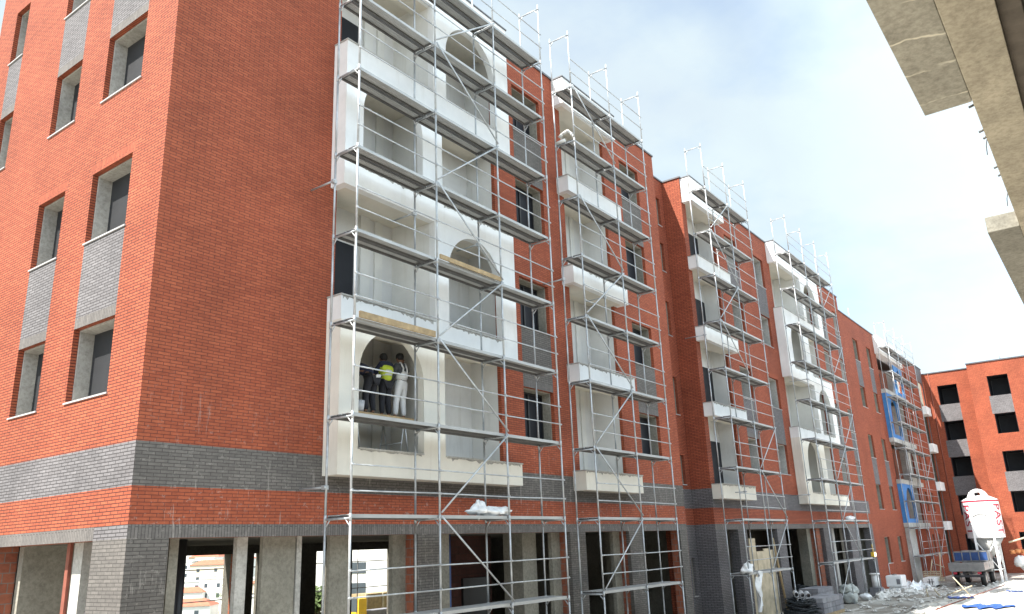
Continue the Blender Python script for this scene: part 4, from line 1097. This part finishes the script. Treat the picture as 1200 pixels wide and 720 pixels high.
tagged(mb, 'timber_pile', 'paleply', 'untidy pile of pale boards between the far scaffold and truck', 'timber')

# ------------------------------------------------------------------ behind the block: seen through the open ground floor
def house(x, y, w, d, h, rot, lab, m='wallw', roof=True):
    z = hgt(x, y) - .3
    t = thing('house', lab, 'house', (0, 0, 0), 'houses on the hillside'); t.location = (x, y, z); t.rotation_euler = (0, 0, rot)
    wl = MB().box(-w/2, w/2, -d/2, d/2, 0, h).build('wall', m, t)
    if roof:
        mb = MB(); e = .4; rh = w * .13
        A = [(-w/2-e, -d/2-e, h+.01), (w/2+e, -d/2-e, h+.01), (w/2+e, d/2+e, h+.01), (-w/2-e, d/2+e, h+.01)]; B = [(-w/2+d*.3, 0, h+rh), (w/2-d*.3, 0, h+rh)]
        mb.face([A[0], A[1], B[1], B[0]]); mb.face([A[2], A[3], B[0], B[1]]); mb.face([A[1], A[2], B[1]]); mb.face([A[3], A[0], B[0]]); mb.face(A[::-1])
        mb.build('roof', 'tile', t)
    else: MB().box(-w/2-.2, w/2+.2, -d/2-.2, d/2+.2, h+.01, h+.35).build('roof', 'wallw', t)
    for fz in range(max(1, int(h // 3))):
        for k in (-1, 1):
            MB().box(k*w*.25-.6, k*w*.25+.6, -d/2-.03, -d/2-.005, fz*3+1.0, fz*3+2.3).build('window', 'glass', t)
            MB().box(-w/2-.03, -w/2-.005, k*d*.25-.5, k*d*.25+.5, fz*3+1.0, fz*3+2.3).build('window', 'glass', t)
    return t
kinds = ['white walled house with hipped red tile roof on hillside behind the open ground floor', 'cream walled house with a red tile roof on hillside behind the open ground floor', 'flat roofed white house on hillside behind the open ground floor']
q = random.Random(12); spots = []
for r_, (dd, n_) in enumerate(((195, 5), (228, 6), (262, 7), (300, 8), (340, 8), (385, 9), (430, 9))):
    for i in range(n_):
        t_ = math.tan(R(31 + 15.5 * (i + .5 + q.uniform(-.3, .3)) / n_)); yy = dd + q.uniform(-12, 12)
        spots.append((-7.4 + (yy + 13.6) * t_, yy))
for i, (x, y) in enumerate(spots):
    k = (0, 2, 1, 2, 2)[i % 5]
    house(x, y, q.uniform(8, 15), q.uniform(7, 10), q.choice((5.6, 6.4, 8.8, 9.6)), q.uniform(-1.25, -.75), kinds[k], 'wallc' if k == 1 else 'wallw', k != 2)
# white building close behind
nb = thing('white_building', 'plain white building with grey window strips behind the open ground floor', 'building', (0, 0, 0))
nb.location = (44, 41, -5.5); nb.rotation_euler = (0, 0, R(-65)); 
MB().box(-7, 9, -.2, 9, 0, 14).build('wall', 'wallw', nb)
for z in (5.45, 7.15):
    wdw = MB().box(-3.6, .3, -.26, -.205, z, z + .9).build('window', 'glass', nb)
    MB().box(-1.6, -1.5, -.275, -.262, z, z + .9).build('frame', 'wallw', wdw)
# trees
def tree(x, y, h, lab, seed):
    z = hgt(x, y); t = thing('tree', lab, 'tree', (0, 0, 0), 'trees on the hillside'); t.location = (x, y, z)
    q = random.Random(seed)
    mb = MB(); mb.tube((0, 0, 0), (.1, 0, h * .55), .16, 7, 0, .07)
    for k in range(5):
        a = k * 1.26; mb.tube((.06, 0, h * .4), (math.cos(a)*h*.2, math.sin(a)*h*.2, h*.72), .06, 5, 0, .02)
    mb.build('trunk', 'bark', t)
    mb = MB(); cl = [(q.gauss(0, h*.15), q.gauss(0, h*.15), h*q.uniform(.5, .92)) for _ in range(16)]
    for k in range(1500):
        c0 = cl[k % 16]; p = Vector((c0[0] + q.gauss(0, h*.07), c0[1] + q.gauss(0, h*.07), c0[2] + q.gauss(0, h*.06)))
        u = Vector((q.gauss(0,1), q.gauss(0,1), q.gauss(0,1))).normalized(); v = u.orthogonal().normalized(); s = q.uniform(.08, .2)
        mb.face([p - u*s, p + v*s*.5, p + u*s, p - v*s*.5])
    mb.build('crown', 'foliage', t)
for i, (x, y, h_) in enumerate(((22.7, 22, 2.5), (185, 282, 11), (232, 322, 10), (262, 362, 12), (150, 214, 9), (300, 402, 12), (222, 246, 9), (290, 300, 10))):
    tree(x, y, h_, ['broad leafy tree in the yard behind the block, seen under it', 'green tree among the hillside houses, seen through the ground floor'][i > 0], i + 90)
# rear scaffold posts and rails
rs = thing('rear_scaffold', 'thin tube scaffold behind the open ground floor, against the bright view', 'scaffold', (10, 10.3, 0))
for x in (6.2, 7.15, 7.5, 9.4, 12.0, 14.2, 14.8, 16.5): MB().tube((x, 10.3, hgt(x, 10.3)), (x, 10.3, 4.6), .022, 6).build('post', 'deckdark', rs)
for z in (2.05, 3.0): MB().tube((5.5, 10.3, z), (17, 10.3, z + .03), .018, 6).build('rail', 'deckdark', rs)
# machine and crates
mc = thing('site_loader', 'yellow and grey site loader parked behind the open ground floor', 'machine', (19.8, 15, 0))
zz = hgt(20, 15)
MB().box(18.9, 19.4, 14.6, 15.4, zz + .5, zz + 1.5).build('cab', 'yellow', mc, .05); MB().box(19.41, 21.2, 14.7, 15.3, zz + .45, zz + .95).build('body', 'block', mc, .05)
MB().box(18.885, 18.899, 14.72, 15.28, zz + .95, zz + 1.5).build('window', 'glass', mc)
for x in (19.2, 20.8):
    for y in (14.55, 15.5): MB().tube((x, y - .1, zz + .36), (x, y + .1, zz + .36), .36, 16).build('wheel', 'black', mc)
cr = thing('crate', 'large brown timber crate on the ground behind the open ground floor', 'crate', (22, 16.8, 0))
zz = hgt(22, 16.8); MB().box(20.9, 23.3, 16.3, 17.4, zz + .02, zz + 1.75).build('box', 'wood', cr)
mb = MB()
for x in (20.9, 22.0, 23.2): mb.box(x, x + .1, 16.25, 16.298, zz + .02, zz + 1.75)
mb.build('batten', 'paleply', cr)

# ------------------------------------------------------------------ light
sun_dir = Vector((-2.96, 1.09, 4.0)).normalized()
el = math.asin(sun_dir.z); az = math.atan2(sun_dir.x, sun_dir.y)
sl = bpy.data.lights.new('sun', 'SUN'); sl.energy = 5.0; sl.angle = R(.55); sl.color = (1, .955, .88)
so = bpy.data.objects.new('sun', sl); COL.objects.link(so); so.location = (-40, 15, 60); so.rotation_euler = sun_dir.to_track_quat('Z', 'Y').to_euler()
w = bpy.data.worlds.new('World'); S.world = w; w.use_nodes = True
nt = w.node_tree; bg = nt.nodes['Background']
sky = nt.nodes.new('ShaderNodeTexSky'); sky.sky_type = 'NISHITA'; sky.sun_disc = False
sky.sun_elevation = el; sky.sun_rotation = az; sky.altitude = 100; sky.air_density = 1.0; sky.dust_density = 1.6; sky.ozone_density = 1.0
tc = nt.nodes.new('ShaderNodeTexCoord')
sp = nt.nodes.new('ShaderNodeSeparateXYZ'); L(nt, tc.outputs['Generated'], sp.inputs[0])
# project the view direction on a cloud layer
zz_ = N(nt, 'ShaderNodeMath', operation='MAXIMUM'); L(nt, sp.outputs[2], zz_.inputs[0]); zz_.inputs[1].default_value = .04
zb = N(nt, 'ShaderNodeMath', operation='ADD'); L(nt, zz_.outputs[0], zb.inputs[0]); zb.inputs[1].default_value = .12
dx = N(nt, 'ShaderNodeMath', operation='DIVIDE'); L(nt, sp.outputs[0], dx.inputs[0]); L(nt, zb.outputs[0], dx.inputs[1])
dy = N(nt, 'ShaderNodeMath', operation='DIVIDE'); L(nt, sp.outputs[1], dy.inputs[0]); L(nt, zb.outputs[0], dy.inputs[1])
cv = nt.nodes.new('ShaderNodeCombineXYZ'); L(nt, dx.outputs[0], cv.inputs[0]); L(nt, dy.outputs[0], cv.inputs[1])
cn = noise(nt, cv.outputs[0], .9, 7, .55)
cover = ramp(nt, cn, .26, .52)
cn2 = noise(nt, scaled(nt, cv.outputs[0], (1.1, 1.6, 1)), .8, 6, .6)
shade = ramp(nt, cn2, .44, .68, (2.55, 2.98, 3.15), (2.3, 2.68, 3.0))
col = mixc(nt, cover, sky.outputs[0], shade)
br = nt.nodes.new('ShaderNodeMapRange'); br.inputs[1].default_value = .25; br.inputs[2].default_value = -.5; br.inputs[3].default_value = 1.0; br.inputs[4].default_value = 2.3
L(nt, sp.outputs[1], br.inputs[0])       # sky brightened behind the camera, added to fill the shaded facade
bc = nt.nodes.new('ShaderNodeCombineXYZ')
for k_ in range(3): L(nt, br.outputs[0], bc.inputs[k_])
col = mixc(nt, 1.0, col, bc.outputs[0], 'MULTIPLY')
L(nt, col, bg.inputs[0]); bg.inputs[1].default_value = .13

# ------------------------------------------------------------------ camera
f, W = 943.637, 1200.0
yaw, pit, rol = R(53.89509462), R(16.59135689), R(-2.17017856)
fw = Vector((math.sin(yaw)*math.cos(pit), math.cos(yaw)*math.cos(pit), math.sin(pit)))
rt = Vector((math.cos(yaw), -math.sin(yaw), 0)); up = rt.cross(fw)
r2 = rt * math.cos(rol) + up * math.sin(rol); u2 = -rt * math.sin(rol) + up * math.cos(rol)
cd = bpy.data.cameras.new('camera'); cd.sensor_width = 36; cd.lens = f * 36 / W; cd.clip_start = .05; cd.clip_end = 3000
co = bpy.data.objects.new('camera', cd); COL.objects.link(co)
mt = Matrix((r2, u2, -fw)).transposed().to_4x4(); mt.translation = Vector((-7.42898, -13.62012, 3.337))
co.matrix_world = mt; S.camera = co
for o in S.objects:
    if '_w' in o: del o['_w']
S.render.engine = 'CYCLES'; S.cycles.max_bounces = 6; S.cycles.diffuse_bounces = 4; S.cycles.use_denoising = True
S.view_settings.view_transform = 'Standard'; S.view_settings.look = 'None'; S.view_settings.gamma = 1
S.view_settings.use_curve_mapping = False; S.view_settings.exposure = 1.3
